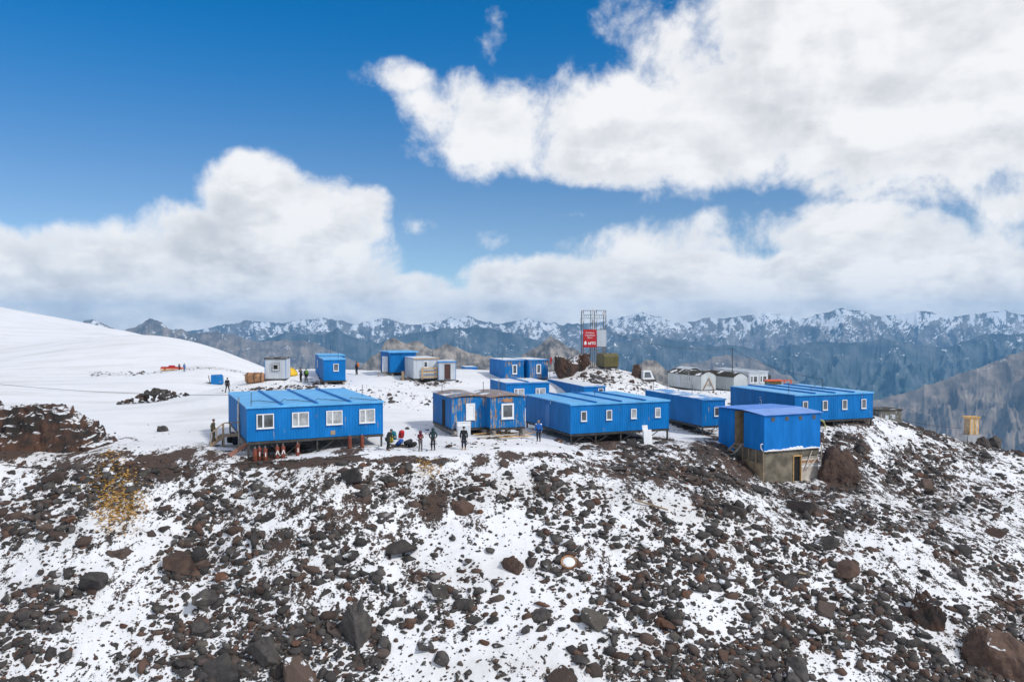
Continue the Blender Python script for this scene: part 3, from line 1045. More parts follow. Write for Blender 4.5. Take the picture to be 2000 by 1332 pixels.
handrail_stairs(oM, -1.0, 1.3, 2.5, local_ground(lM, aM, -1.8, 1.9), -.06, 1.2, M_wood)
mast(oM, 2.9, 2.2, 2.5, .9)
oM2, lM2, aM2 = house('cabin', 'small pale hut with brown door and blue trim', 'cabin', 856, 742.5, 97.5, 14, 2.2, 3.0, 2.25, 1, 1, M_whitehut, M_whitehut, M_roofsnow, trim=M_blue, legs=False, skid=True)
dr = MB().box(.78, -.03, .1, 1.52, .03, 1.95).build('door', M_brown, oM2)
MB().lathe([(.03, 0), (.03, .04)], 8, (1.45, -.06, 1.05)).build('handle', M_galv, dr)
for i in range(2):
    MB().box(.6, -.75 + i * .3, -.5 + i * .22, 1.7, -.42 + i * .3, -.42 + i * .22).build('step', M_greywood, oM2)
oN, lN, aN = house('cabin', 'dark blue cabin with an open door behind the pale grey cabin', 'cabin', 762, 728, 101, 24, 3.4, 4.6, 2.6, 1, 1, M_deep, M_deep, M_roofblue, legs=False, skid=True, over=.25)
MB().box(-.03, 1.0, .05, .02, 1.8, 2.1).build('door_opening', M_dark, oN)
MB().box(-.75, .98, .05, -.03, 1.02, 2.05).build('door', M_pvc, oN)
mast(oN, .5, 3.5, 2.67, .6)
oS, _, _ = house('container_house', 'low bright blue box half sunk in snow behind the brown-door hut', 'shed', 911, 731, 116, 20, 1.6, 2.6, 1.0, 1, 1, M_blue, M_deep, M_roofsnow, legs=False)

# --- L: wagons with barrel roofs, white modules
def wagon(label, u, vb, d, yaw, w, dep, h, tow):
    loc, a = frame_of(u, vb, d, yaw)
    o = empty('wagon', loc, a, label, 'wagon')
    co = MB().box(.02, .02, 0, w - .02, dep - .02, h).build('wall', M_greyhut, o)
    MB().corr((.0, dep - .02), (.0, .02), 0.01, h, .35, .015).build('wall_panel', M_greyhut, co)
    n = 10
    vs, fs = [], []
    gv = []
    for k in range(n + 1):
        t = k / n
        x = -.08 + (w + .16) * t
        z = h - .02 + .58 * (1 - abs(2 * t - 1) ** 1.45)
        for y in (-.06, dep + .06):
            vs += [(x, y, z), (x, y, z + .07)]
        gv.append((min(max(x, .02), w - .02), .015, z))
    for k in range(n):
        q = k * 4
        fs += [(q + 1, q + 5, q + 7, q + 3), (q, q + 2, q + 6, q + 4), (q, q + 4, q + 5, q + 1), (q + 2, q + 3, q + 7, q + 6)]
    fs += [(0, 1, 3, 2), (n * 4, n * 4 + 2, n * 4 + 3, n * 4 + 1)]
    MB().add(vs, fs).build('roof', M_felt, o)
    for yy, fl in ((.015, -1), (dep - .02, 1)):
        MB().add([(x, yy, z - .01) for x, y, z in gv], [tuple(range(n + 1))[::fl]]).build('gable', M_greyhut, o)
    ch = MB()
    ch.box(.1, .1, -.28, w - .1, dep - .1, -.002)
    ch.build('chassis', M_steel, o)
    for x in (.2, w - .2):
        for y in (.9, dep - .9):
            gz = local_ground(loc, a, x, y)
            MB().box(x - .15, y - .35, min(gz, -.5) - .2, x + .15, y + .35, -.281).build('skid', M_steel, o)
    if tow:
        b = MB()
        b.beam((.35, -.06, .0), (w / 2, -.10, h * .82), .07).beam((w - .35, -.06, .0), (w / 2, -.11, h * .82), .07).beam((.7, -.12, .75), (w - .7, -.12, .75), .06)
        b.build('tow_bar', M_rustpl, o)
        w1 = window(o, dep * .42, 1.35, .34, .8, 1, M_glass, side=True)
        w2 = window(o, dep * .32, 1.35, .34, .8, 1, M_glass, side=True)
        MB().box(-.035, dep * .62, .05, -.01, dep * .62 + .8, 1.75).build('door', M_whitehut, o)
    return o


wagon('zinc wagon with dark barrel roof and a tow bar folded up against its end', 1369, 762, 110, 22, 2.5, 8.2, 1.95, True)
wagon('zinc wagon with dark barrel roof standing beside the one with the tow bar', 1433, 763, 111, 22, 2.4, 7.5, 1.85, False)
oW, lW, aW = house('white_cabin', 'white two-module cabin with paired windows behind the zinc wagons', 'cabin', 1463, 764, 124, 16, 3.35, 10, 3.0, 2, 1, M_whitehut, M_whitehut, M_whitehut, legs=False, skid=True)
for i in range(2):
    window(oW, i * 1.67 + .83, 1.85, 1.3, 1.1, 2, M_glass, fr=.1)
MB().box(3.5, 1.5, -.3, 4.9, 4.0, 2.3).build('annex', M_felt, oW)
gb_, lg_, ag_ = house('white_cabin', 'white gabled hut whose roof peak shows behind the wagon roofs', 'cabin', 1343, 752, 124, 18, 2.4, 4, 2.2, 1, 1, M_whitehut, M_whitehut, M_whitehut, arch=.5, legs=False, skid=True)

# --- F: shower block on a concrete base
locF, aF = frame_of(1492.5, 878.6, 64.5, 22)
oF = empty('shower_block', locF, aF, 'bright blue sheet-clad block on a stained concrete base built into the slope', 'building')
wF, dF, hF = 5.85, 6.1, 2.85
cF = MB().box(.06, .06, .02, wF - .06, 2.6, hF - .05).build('wall', M_blue2, oF)
MB().box(.06, 3.9, .02, wF - .06, dF - .06, hF + .02).build('wall', M_blue2, oF)
MB().box(2.0, 2.602, .02, wF - .06, 3.898, hF - .05).build('inner_wall', M_ply, oF)
for i in range(3):
    MB().corr((i * wF / 3 + .01, .03), ((i + 1) * wF / 3 - .01, .03), -.12, hF - .06 + .0, .13, .015).build('wall_panel', M_blue2, cF)
MB().corr((.03, 2.62), (.03, .02), -.12, (hF - .02, hF - .07), .13, .015).build('wall_panel', M_blue2, cF)
MB().corr((.03, dF - .02), (.03, 3.9), -.9, (hF + .0, hF - .02), .13, .015).build('wall_panel', M_blue2, cF)
MB().corr((wF - .03, .02), (wF - .03, dF - .02), -.12, (hF - .07, hF), .13, .015).build('wall_panel', M_blue2, cF)
for i in range(4):
    MB().box(.72 + i * 1.42, -.005, 2.28, 1.06 + i * 1.42, .04, 2.60).build('vent', M_vent, oF)
rf = MB()
rf.add([(-.15, -.15, hF - .045), (wF + .15, -.15, hF - .045), (wF + .15, 2.55, hF + .14), (-.15, 2.55, hF + .14), (-.15, -.15, hF - .005), (wF + .15, -.15, hF - .005), (wF + .15, 2.55, hF + .18), (-.15, 2.55, hF + .18)],
       [(0, 3, 2, 1), (4, 5, 6, 7), (0, 1, 5, 4), (1, 2, 6, 5), (2, 3, 7, 6), (3, 0, 4, 7)])
rf.build('roof', M_roofrefl, oF)
rf = MB()
rf.add([(-.2, 2.555, hF + .145), (wF + .2, 2.555, hF + .145), (wF + .2, dF + .25, hF + .04), (-.2, dF + .25, hF + .04), (-.2, 2.555, hF + .19), (wF + .2, 2.555, hF + .19), (wF + .2, dF + .25, hF + .08), (-.2, dF + .25, hF + .08)],
       [(0, 3, 2, 1), (4, 5, 6, 7), (0, 1, 5, 4), (1, 2, 6, 5), (2, 3, 7, 6), (3, 0, 4, 7)])
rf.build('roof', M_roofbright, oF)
MB().box(.04, 2.62, -.02, 2.0, 3.88, .02).build('floor', M_wood, oF)
MB().box(.10, 3.86, .021, 1.99, 3.897, hF - .06).build('inner_wall', M_ply, oF)
MB().box(.10, 2.603, .021, 1.99, 2.64, hF - .06).build('inner_wall', M_ply, oF)
MB().box(.9, 2.9, .022, 1.4, 3.4, 1.0).build('barrel_stand', M_board, oF)
# concrete base
MB().box(.12, .12, -3.6, 3.05, dF - .2, -.02).build('base_wall', M_conc, oF)
MB().box(3.95, .12, -.75, wF - .05, dF - .2, -.021).build('base_wall', M_conc, oF)
MB().box(3.051, .3, -3.6, wF - .05, dF - .2, -.751).build('base_wall', M_conc, oF)
MB().box(3.051, .13, -.75, 3.949, .28, -.022).build('base_wall', M_conc, oF)
MB().box(3.12, .22, -3.0, 3.85, .295, -.80).build('door_opening', M_dark, oF)
dfm = MB().box(3.052, .05, -3.0, 3.12, .2, -.752).box(3.85, .05, -3.0, 3.92, .2, -.752).box(3.052, .04, -.751, 3.95, .2, -.66)
dfm.build('door_frame', M_newwood, oF)
MB().box(3.96, .10, -3.5, wF - .08, .29, -1.92).build('board_panel', M_board, oF)
for i in range(6):
    MB().box(3.98 + .04 * (i % 2), .14, -1.90 + i * .185, wF - .1, .20, -1.74 + i * .185).build('plank', (M_board, M_pvc, M_board, M_rustpl, M_board, M_greywood)[i], oF)
MB().beam((4.2, .04, -2.0), (5.0, .06, -.35), .07).build('plank', M_board, oF)
MB().beam((4.4, .0, -1.9), (5.6, .05, -.95), .06).build('plank', M_board, oF)
MB().tube([(wF + .08, -.02, -3.2), (wF + .08, -.02, .0), (wF + .2, -.1, .25)], .05, 7).build('drainpipe', M_board, oF)
for i, (y0, y1) in enumerate(((.15, 1.0), (1.05, 1.9), (1.95, 2.7))):
    MB().box(.03, y0, -2.6 + .35 * i, .115, y1, -1.2).build('side_board', M_ply, oF)
for y in (.1, 1.0, 1.92, 2.72):
    MB().box(-.04, y - .05, -3.0 + y * .4, .028, y + .05, -.15).build('stud', M_wood, oF)
MB().tube([(-.02, .15, -.1), (-.25, .1, .15), (-.3, .05, .45), (-.12, .0, .5)], .045, 6).build('waste_pipe', M_pvc, oF)
sl = MB()
for i in range(16):
    x = .2 + i * .36
    hgt = .05 + .09 * abs(math.sin(i * 2.3)) + (.12 if 6 < i < 11 else 0)
    sl.lathe([(.05, 0), (.24, .0), (.20, hgt * .7), (.08, hgt)], 8, (x, .02, -.14), 1.1, .6)
sl.build('snow_ledge', M_snow, oF)
# ladder steps at the side opening
for yy in (2.75, 3.65):
    MB().beam((-.02, yy, .05), (-1.7, yy, -1.35), .07, .16).build('stringer', M_greywood, oF)
for i in range(6):
    t = (i + .4) / 6
    MB().box(-.02 - 1.68 * t - .1, 2.79, .05 - 1.4 * t - .02, -.02 - 1.68 * t + .1, 3.61, .05 - 1.4 * t + .03).build('tread', M_wood, oF)

# ------------------------------------------------------------------ mast tower, sign, truck box
def as_mesh(t):
    me = bpy.data.meshes.new_from_object(t)
    m = bpy.data.objects.new('lettering', me)
    bpy.data.objects.remove(t)
    COL.objects.link(m)
    return m


def tower():
    base = P(1161, 722, 105)
    gz = ground(base.x, base.y)
    o = empty('antenna_tower', (base.x, base.y, gz), R(4), 'steel lattice antenna tower carrying a red sign on the rocky hill', 'tower')
    top = P(1161, 606, 105).z - gz
    S_ = 3.0
    xs = (-S_ / 2, -.25, .25, S_ / 2)
    for x in xs:
        for y in (0, 1.5):
            gl = local_ground(Vector((base.x, base.y, gz)), R(4), x, y)
            MB().box(x - .045, y - .045, gl - .3, x + .045, y + .045, top).build('upright', M_mast, o)
    lv = [.1, .36, .66, .80, 1.0]
    for a, b_ in ((0, 1), (2, 3)):
        for f_ in (.36, .665, .86, .915, .995):
            z = top * f_
            for y in (0, 1.5):
                MB().box(xs[a] + .046, y - .03, z - .03, xs[b_] - .046, y + .03, z + .03).build('crossbar', M_mast, o)
        for y in (0, 1.5):
            MB().beam((xs[a], y - .05, .2), (xs[b_], y - .05, top * .35), .05).build('diagonal', M_rustpl, o)
            MB().beam((xs[b_], y + .05, .2), (xs[a], y + .05, top * .35), .05).build('diagonal', M_rustpl, o)
    for x in xs:
        for f_ in (.36, .665, .915):
            MB().box(x - .03, .046, top * f_ - .03, x + .03, 1.454, top * f_ + .03).build('crossbar', M_mast, o)
    for i in range(4):
        MB().box(-1.3 + i * .25, .02, top * .87, -1.27 + i * .25, .05, top * .915).build('baluster', M_mast, o)
        MB().box(.4 + i * .25, .02, top * .87, .43 + i * .25, .05, top * .915).build('baluster', M_mast, o)
    MB().box(.32, -.12, top * .37, 1.55, -.06, top * .66).build('cabinet', M_whitehut, o)
    MB().box(1.1, -.06, top * .37, 1.18, 1.0, top * .66).build('cabinet_side', M_galv, o)
    # antennas
    for x, z in ((-1.45, .80), (.28, .80), (-.2, .84)):
        MB().box(x - .1, -.16, top * z, x + .1, -.07, top * z + 1.1).build('panel_antenna', M_whitehut, o)
    dish = MB().lathe([(.04, 0), (.2, .04), (.3, .12), (.31, .13)], 14)
    dd_ = dish.build('dish', M_galv, o)
    dd_.location = (1.2, -.1, top * .94)
    dd_.rotation_euler = (R(80), 0, R(25))
    MB().tube([(0, .7, top * .6), (0, .7, top * 1.06)], .05, 6).build('mast', M_pvc, o)
    MB().tube([(-1.75, .0, top * .72), (-1.85, 0, top * .82), (-1.7, 0, top * .95), (-1.5, 0, top * .98)], .025, 5).build('cable', M_steel, o)
    # the sign is bolted to the tower
    sg = empty('sign', (0, 0, 0))
    sg.parent = o
    z0, z1 = top * .36, top * .665
    x0, x1 = -1.52, .24
    MB().box(x0, -.16, z0, x1, -.10, z1).build('sign_board', M_red, sg)

    def text(s, x, z, size, al='CENTER', bold=False):
        c = bpy.data.curves.new('lettering', 'FONT')
        c.body = s
        c.size = size
        c.align_x = al
        c.extrude = .006
        if bold:
            c.offset = .018
        c.materials.append(M_white)
        t = bpy.data.objects.new('lettering', c)
        COL.objects.link(t)
        t = as_mesh(t)
        t.parent = sg
        t.location = (x, -.17, z)
        t.rotation_euler = (math.pi / 2, 0, 0)
        return t

    hh = z1 - z0
    xc = (x0 + x1) / 2
    text('Эльбрус', xc, z0 + hh * .78, .29)
    text('Гарабаши', xc, z0 + hh * .64, .28)
    text('3800 м.', xc, z0 + hh * .51, .23)
    text('МТС', xc + .27, z0 + hh * .16, .46, bold=True)
    egg = MB().lathe([(.02, -.30), (.12, -.26), (.19, -.12), (.20, .0), (.17, .13), (.10, .25), (.02, .31)], 16, (0, 0, 0), 1, .05)
    e = egg.build('emblem', M_white, sg, True)
    e.location = (x0 + .28, -.165, z0 + hh * .24)
    e.scale = (.85, 1, .85)
    return o, base, gz, top


oT, bT, gT, topT = tower()

lK, aK = frame_of(1180.5, 716.5, 101, 24)
oK = empty('truck_box', lK, aK, 'olive green military truck box with chamfered roof below the red sign', 'truck box')
pr = [(0, 0), (0, 1.25), (.35, 1.72), (2.05, 1.72), (2.4, 1.25), (2.4, 0)]
LK = 2.45
# long axis along x (front right face), short face to the left
pr2 = [(0, 0), (0, 1.3), (.3, 1.68), (1.75, 1.68), (2.05, 1.3), (2.05, 0)]
LX = 2.1
vs = [(0, y, z) for y, z in pr2] + [(LX, y, z) for y, z in pr2]
n = len(pr2)
MB().add(vs, [tuple(range(n)), tuple(range(n, 2 * n))[::-1]] + [(i, (i + n), (i + 1) % n + n, (i + 1) % n) for i in range(n)]).build('body', M_olive, oK)
for x in (.35, .95, 1.5):
    MB().box(x, -.03, .55, x + .38, .02, 1.05).build('hatch', M_olive, oK)
for x in (.5, 1.3):
    MB().lathe([(.16, 0), (.16, .05), (.10, .07)], 10, (x, .75, 1.682)).build('roof_vent', M_steel, oK)
MB().box(.1, .1, -.25, LX - .1, 1.95, -.002).build('chassis', M_steel, oK)
for (x, y) in ((.2, .2), (1.9, .2), (.2, 1.8), (1.9, 1.8)):
    gz = local_ground(lK, aK, x, y)
    MB().box(x - .12, y - .12, min(gz, -.4) - .2, x + .12, y + .12, -.251).build('block', M_greywood, oK)


# ------------------------------------------------------------------ rocks
def rock_mesh(seed, pts_n=16, detail=0):
    """angular stone: hull of scattered points; detail > 0 splits and roughens the faces"""
    import bmesh
    from mathutils import noise as mn
    rr = random.Random(seed)
    bm = bmesh.new()
    st = (rr.uniform(.8, 1.2), rr.uniform(.7, 1.0), rr.uniform(.6, .95))
    for _ in range(pts_n):
        d = Vector((rr.gauss(0, 1), rr.gauss(0, 1), rr.gauss(0, 1))).normalized() * rr.uniform(.72, 1.0)
        bm.verts.new((d.x * st[0], d.y * st[1], d.z * st[2]))
    r = bmesh.ops.convex_hull(bm, input=bm.verts)
    bmesh.ops.delete(bm, geom=[g for g in r['geom_interior'] if isinstance(g, bmesh.types.BMVert)], context='VERTS')
    if detail:
        bmesh.ops.bevel(bm, geom=list(bm.edges), offset=.035, segments=1, affect='EDGES', profile=.5)
        bmesh.ops.triangulate(bm, faces=list(bm.faces))
        for _ in range(detail):
            bmesh.ops.subdivide_edges(bm, edges=[e for e in bm.edges if e.calc_length() > .12], cuts=1, use_grid_fill=True)
            bmesh.ops.triangulate(bm, faces=list(bm.faces))
        off = Vector((rr.uniform(0, 99), rr.uniform(0, 99), rr.uniform(0, 99)))
        for v in bm.verts:
            c = v.co
            v.co = c * (1 + .10 * mn.noise(c * 1.5 + off) + .06 * mn.noise(c * 4 + off) + .03 * mn.noise(c * 9 + off))
    bmesh.ops.triangulate(bm, faces=list(bm.faces))
    bmesh.ops.recalc_face_normals(bm, faces=list(bm.faces))
    me = bpy.data.meshes.new('rock')
    bm.to_mesh(me)
    bm.free()
    return me


def big_rock(name, label, u, vb, d, wpx, hpx, m, seed, cat='boulder', sub=5, cuts=10, rz=0, sink=.25, yd=.8):
    """landmark boulder: base at pixel row vb, width and height in photo pixels"""
    p = P(u, vb, d)
    w, h = wpx / F * d / 2, hpx / F * d / 2
    me = rock_mesh(seed, 9 + cuts, 4)
    co = np.empty(len(me.vertices) * 3, dtype=np.float32)
    me.vertices.foreach_get('co', co)
    co = co.reshape(-1, 3)
    co /= np.abs(co).max(0)
    co += (fbm(co[:, 0] * 2 + co[:, 2] * 1.3 + seed, co[:, 1] * 2 - co[:, 2] * 1.1, 5, seed)[:, None] * .20) * co
    co += (fbm(co[:, 0] * 7 + seed, co[:, 2] * 7 - co[:, 1] * 4, 4, seed + 3)[:, None] * .10) * co
    co *= np.array([w, w * yd, h * (1 + sink)], dtype=np.float32)
    me.vertices.foreach_set('co', co.astype(np.float32).ravel())
    me.update()
    me.materials.append(m)
    o = bpy.data.objects.new(name, me)
    COL.objects.link(o)
    z = p.z + h * (1 - sink)
    o.location = (p.x, p.y + w * yd * .3, z)
    o.rotation_euler = (0, 0, rz)
    return tag(o, label, cat)


def outcrop():
    us_ = [-260, -200, -100, 0, 50, 90, 102, 118, 140, 160, 175, 190]
    hs_ = [0, 60, 84, 86, 78, 88, 92, 84, 66, 44, 24, 0]
    d0 = 60.0
    nx, ny = 200, 80
    X0 = [(u - 1000) / F * d0 for u in us_]
    xs_ = np.linspace(X0[0], X0[-1], nx)
    hx = np.interp(xs_, X0, hs_) / F * d0
    ys_ = np.linspace(-2.6, 5.5, ny)
    XX, YY = np.meshgrid(xs_, ys_)
    HX = np.broadcast_to(hx, XX.shape)
    YW = YY + fbm(XX * .5, YY * .5, 4, 301) * 1.3
    f = np.clip((YW + 2.0) / 2.4, 0, 1)
    f = f * f * (3 - 2 * f)
    b_ = np.clip((5.3 - YW) / 3.5, 0, 1)
    prof = HX * f * b_ ** .7
    st_ = np.round(prof * 1.5) / 1.5
    prof = prof * .45 + st_ * .55
    prof = prof + (ridged(XX * .55, YY * .55, 6, 303) - .55) * .9 * np.clip(prof, 0, 1)
    gz_ = np.array([[ground(float(x), float(d0 + y)) for x in xs_] for y in ys_])
    Z = gz_ - .25 + prof * np.where(HX > .05, 1, 0)
    jx = fbm(XX * 1.7, Z * 2.1, 4, 305) * .25
    v = np.stack([XX + jx, YY + d0 + jx, Z], -1).reshape(-1, 3)
    ii = np.arange(nx * ny).reshape(ny, nx)
    qd = np.stack([ii[:-1, :-1], ii[:-1, 1:], ii[1:, 1:], ii[1:, :-1]], -1).reshape(-1, 4)
    o = np_mesh('outcrop', v, qd, M_outcrop, smooth=False)
    tag(o, 'low broken rusty brown rock outcrop patched with snow beside the glacier', 'rock outcrop')


outcrop()
big_rock('boulder', 'huge brown boulder capped with snow next to the rust-streaked hut', 1105, 738, 98, 56, 48, M_outcrop, 12)
big_rock('boulder', 'dark snow-dusted boulder at the foot of the antenna tower', 1132, 718, 101, 46, 38, M_outcrop, 17)
big_rock('boulder', 'massive reddish boulder leaning beside the concrete base', 1645, 945, 66, 88, 74, M_rockred, 22, cuts=9)
big_rock('outcrop', 'bulky rusty outcrop low on the slope at the end of the scree', 1972, 1345, 44, 150, 120, M_rockred, 29, 'rock outcrop')
big_rock('boulder', 'tall dark slab boulder with split face standing in the scree', 695, 1272, 43.5, 74, 104, M_rockbare, 35, cuts=7)
big_rock('boulder', 'pale-topped rounded boulder in the middle of the scree', 592, 1080, 49.5, 62, 46, M_rockpale, 41)
big_rock('boulder', 'large round dark boulder lying alone in gravel below the yellow straw', 225, 1122, 48.5, 78, 60, M_rockbare, 44)
big_rock('boulder', 'rust-red angular boulder beside the snow-filled ring', 1000, 1135, 48, 52, 50, M_rockred, 50, cuts=8)
big_rock('boulder', 'long rust-red slab lying on clean snow', 1530, 1272, 45.5, 62, 66, M_rockred, 53, cuts=7, rz=.6)
big_rock('boulder', 'big cubic grey boulder below the man in the black jacket', 905, 1012, 52.5, 46, 42, M_rockbare, 58, cuts=7)
big_rock('boulder', 'brown snow-streaked crag breaking the slope below the concrete base', 1815, 1245, 47, 70, 90, M_outcrop, 61)
big_rock('boulder', 'round brown boulder beside the wooden outhouse', 1925, 890, 84, 34, 36, M_rockbare, 66)
big_rock('boulder', 'dark boulder behind the round brown one by the outhouse', 1946, 882, 86, 36, 34, M_rockbare, 67)
big_rock('boulder', 'brown pillar rock on the snowy hill beyond the truck box', 1244, 748, 100, 22, 40, M_rockred, 70)
big_rock('boulder', 'flat grey boulder behind the long snow-streaked container', 1172, 757, 95, 40, 26, M_rock, 73)
big_rock('boulder', 'single grey stone on the open snow behind the outcrop', 316, 845, 72, 22, 13, M_rockbare, 76)

# scree: where cells of the ground show and how rocky they are
cxm = (TX[:-1, :-1] + TX[1:, 1:]) / 2
cym = (TY[:-1, :-1] + TY[1:, 1:]) / 2
czm = (TZ[:-1, :-1] + TZ[1:, 1:]) / 2
UU, VV = proj(TX, TY, TZ)
area = -((UU[:-1, 1:] - UU[:-1, :-1]) * (VV[1:, :-1] - VV[:-1, :-1]))
rc = (rock0[:-1, :-1] + rock0[1:, 1:]) / 2
dc_ = dirt0[:-1, :-1]
inview = (UU[:-1, :-1] > -160) & (UU[:-1, :-1] < 2160) & (VV[:-1, :-1] < 1460) & (cym < 175)
clump = np.clip(.5 + 1.6 * fbm(cxm * .35, cym * .35, 4, 77), 0.03, 1.6)
lift = np.where(cym > 80, 3.2, 1.0)
wt = np.clip(area, 0, None) * inview * np.clip(rc - .10, 0, 1) ** 1.4 * clump * lift
wt_small = np.clip(area, 0, None) * inview * (np.clip(rc - .06, 0, 1) ** 1.2 * np.clip(clump, .25, 1.3) + .10 * dc_) * lift
# footprints of the houses stay free of big stones
FOOT = [(lA, aA, 10.05, 13.2), (lB1, aB1, 6.6, 5.6), (lC, aC, 9.75, 9.6), (lD, aD, 2.5, 11), (lE, aE, 9.2, 10.6), (locF, aF, wF, dF), (lG, aG, 4.95, 6.2), (lH, aH, 2.45, 12)]
for (l_, a_, w_, d_) in FOOT:
    lx = (cxm - l_.x) * math.cos(a_) + (cym - l_.y) * math.sin(a_)
    ly = -(cxm - l_.x) * math.sin(a_) + (cym - l_.y) * math.cos(a_)
    ins = (lx > -.5) & (lx < w_ + .5) & (ly > -.5) & (ly < d_ + .5)
    wt = np.where(ins, 0, wt)


def pick(w, n):
    c = np.cumsum(w.ravel())
    k = np.searchsorted(c, rng.random(n) * c[-1])
    j, i = np.unravel_index(k, w.shape)
    s, t = rng.random(n), rng.random(n)
    x = TX[j, i] * (1 - s) + TX[j, i + 1] * s + (TX[j + 1, i] - TX[j, i]) * t
    y = TY[j, i] * (1 - s) + TY[j, i + 1] * s + (TY[j + 1, i] - TY[j, i]) * t
    z = (TZ[j, i] * (1 - s) + TZ[j, i + 1] * s) * (1 - t) + (TZ[j + 1, i] * (1 - s) + TZ[j + 1, i + 1] * s) * t
    return x, y, z


variants = [rock_mesh(100 + i, 12 + i % 8, 2) for i in range(14)]
sets = {}
for nm, m in (('grey', M_rock), ('bare', M_rockbare), ('red', M_rockred), ('pale', M_rockpale)):
    sets[nm] = []
    for v in variants:
        c = v.copy()
        c.materials.append(m)
        sets[nm].append(c)
NB = 296
bx, by, bz = pick(wt * (cym[:, :] < 92), NB)
sz = np.sort(np.clip(.33 * rng.random(NB) ** -.45, .32, 1.45))[::-1]
for i in range(NB):
    k = random.choices(('grey', 'bare', 'red', 'pale'), (.32, .40, .20, .08))[0]
    o = bpy.data.objects.new('rock', random.choice(sets[k]))
    COL.objects.link(o)
    s = sz[i] * (1.1 if by[i] > 58 else 1)
    o.scale = (s * random.uniform(.8, 1.25), s * random.uniform(.75, 1.1), s * random.uniform(.55, .9))
    o.rotation_euler = (random.uniform(-.5, .5), random.uniform(-.5, .5), random.uniform(0, 6.28))
    o.location = (bx[i], by[i], bz[i] + s * .08)
    uu_ = float(proj(bx[i], by[i], bz[i])[0])
    place = next(t for lim, t in ((430, 'on the slope below the brown outcrop'), (760, 'on the slope below the bunkhouse with gas cylinders'), (1080, 'on the slope below the peeling huts'),
                                  (1400, 'on the slope below the small-window bunkhouse'), (1640, 'on the slope below the concrete base'), (9999, 'on the slope under the rim and the outhouse')) if uu_ < lim)
    size = 'big' if s > .75 else ('middling' if s > .45 else 'small')
    form = 'flat' if o.scale.z < .66 * s else 'blocky'
    tag(o, '%s %s %s lava rock %s' % (size, form, {'grey': 'dark grey', 'bare': 'blackish grey', 'red': 'reddish brown', 'pale': 'pale grey-brown'}[k], place), 'rock', 'rocks strewn over the snowy slope')


def scatter(name, n, w, npts, lo, hi, power, m, nvar=26, sink=.0, seed=0):
    x, y, z = pick(w, n)
    s = np.clip(lo * rng.random(n) ** -power, lo, hi)
    which = rng.integers(0, nvar, n)
    V_, F_, base_n = [], [], 0
    for i in range(nvar):
        me = rock_mesh(500 + seed + i, npts + i % 4)
        co = np.empty(len(me.vertices) * 3, dtype=np.float32)
        me.vertices.foreach_get('co', co)
        co = co.reshape(-1, 3)
        fc = np.array([p.vertices[:] for p in me.polygons])
        bpy.data.meshes.remove(me)
        k = np.nonzero(which == i)[0]
        if not len(k):
            continue
        sk = s[k]
        sc = np.stack([sk * rng.uniform(.8, 1.4, len(k)), sk * rng.uniform(.75, 1.15, len(k)), sk * rng.uniform(.6, 1.0, len(k))], -1)
        b = co[None] * sc[:, None, :]
        a, t = rng.random(len(k)) * 6.283, rng.uniform(-.7, .7, len(k))
        ct, st = np.cos(t)[:, None], np.sin(t)[:, None]
        b0, b1, b2 = b[..., 0], b[..., 1] * ct - b[..., 2] * st, b[..., 1] * st + b[..., 2] * ct
        ca, sa = np.cos(a)[:, None], np.sin(a)[:, None]
        v = np.stack([b0 * ca - b1 * sa + x[k][:, None], b0 * sa + b1 * ca + y[k][:, None], b2 + (z[k] + sk * sink)[:, None]], -1)
        nv = len(co)
        F_.append((fc[None] + (np.arange(len(k)) * nv)[:, None, None]).reshape(-1, 3) + base_n)
        V_.append(v.reshape(-1, 3))
        base_n += len(k) * nv
    o = np_mesh(name, np.concatenate(V_), np.concatenate(F_), m, smooth=False)
    return tag(o, kind='stuff')


scatter('scree', 3900, wt, 14, .19, .58, .42, M_rock, seed=0)
scatter('scree', 1200, wt, 14, .17, .50, .42, M_rockred, seed=40)
scatter('scree', 3600, wt, 14, .18, .52, .42, M_rockbare, seed=80)
scatter('gravel', 21000, wt_small, 9, .065, .22, .40, M_rockbare, seed=120, sink=.1)
scatter('gravel', 6000, wt_small, 9, .065, .20, .40, M_rockred, seed=160, sink=.1)

# the stone pile on the snow
cpile = P(300, 778, 101)
k_ = 0
for i in range(75):
    t = random.random() ** .7
    a = random.uniform(0, 6.28)
    x, y = cpile.x + 4.2 * t * math.cos(a), cpile.y + 2.2 * t * math.sin(a)
    s = random.uniform(.28, .75) * (1.1 - .4 * t)
    o = bpy.data.objects.new('pile_stone', random.choice(sets['bare' if random.random() < .7 else 'grey']))
    COL.objects.link(o)
    o.scale = (s, s * .9, s * .75)
    o.rotation_euler = (random.uniform(-.6, .6), random.uniform(-.6, .6), random.uniform(0, 6.28))
    o.location = (x, y, ground(x, y) + 1.35 * max(0, 1 - t) + s * .25)
    tag(o, 'dark stone in the heap standing alone on the open snow', 'stone', 'stones of the heap on the snow')

# ------------------------------------------------------------------ people
def skin_obj(name, parent, verts, edges, radii, m, root=0, sub=1):
    me = bpy.data.meshes.new(name)
    me.from_pydata([tuple(v) for v in verts], edges, [])
    o = bpy.data.objects.new(name, me)
    COL.objects.link(o)
    o.parent = parent
    o.modifiers.new('skin', 'SKIN')
    if not me.skin_vertices:
        return o
    for i, r in enumerate(radii):
        d = me.skin_vertices[0].data[i]
        d.radius = (r, r) if not isinstance(r, tuple) else r
        d.use_root = (i == root)
    s = o.modifiers.new('sub', 'SUBSURF')
    s.levels = s.render_levels = sub
    me.materials.append(m)
    return o


SKIN = (.42, .25, .17)


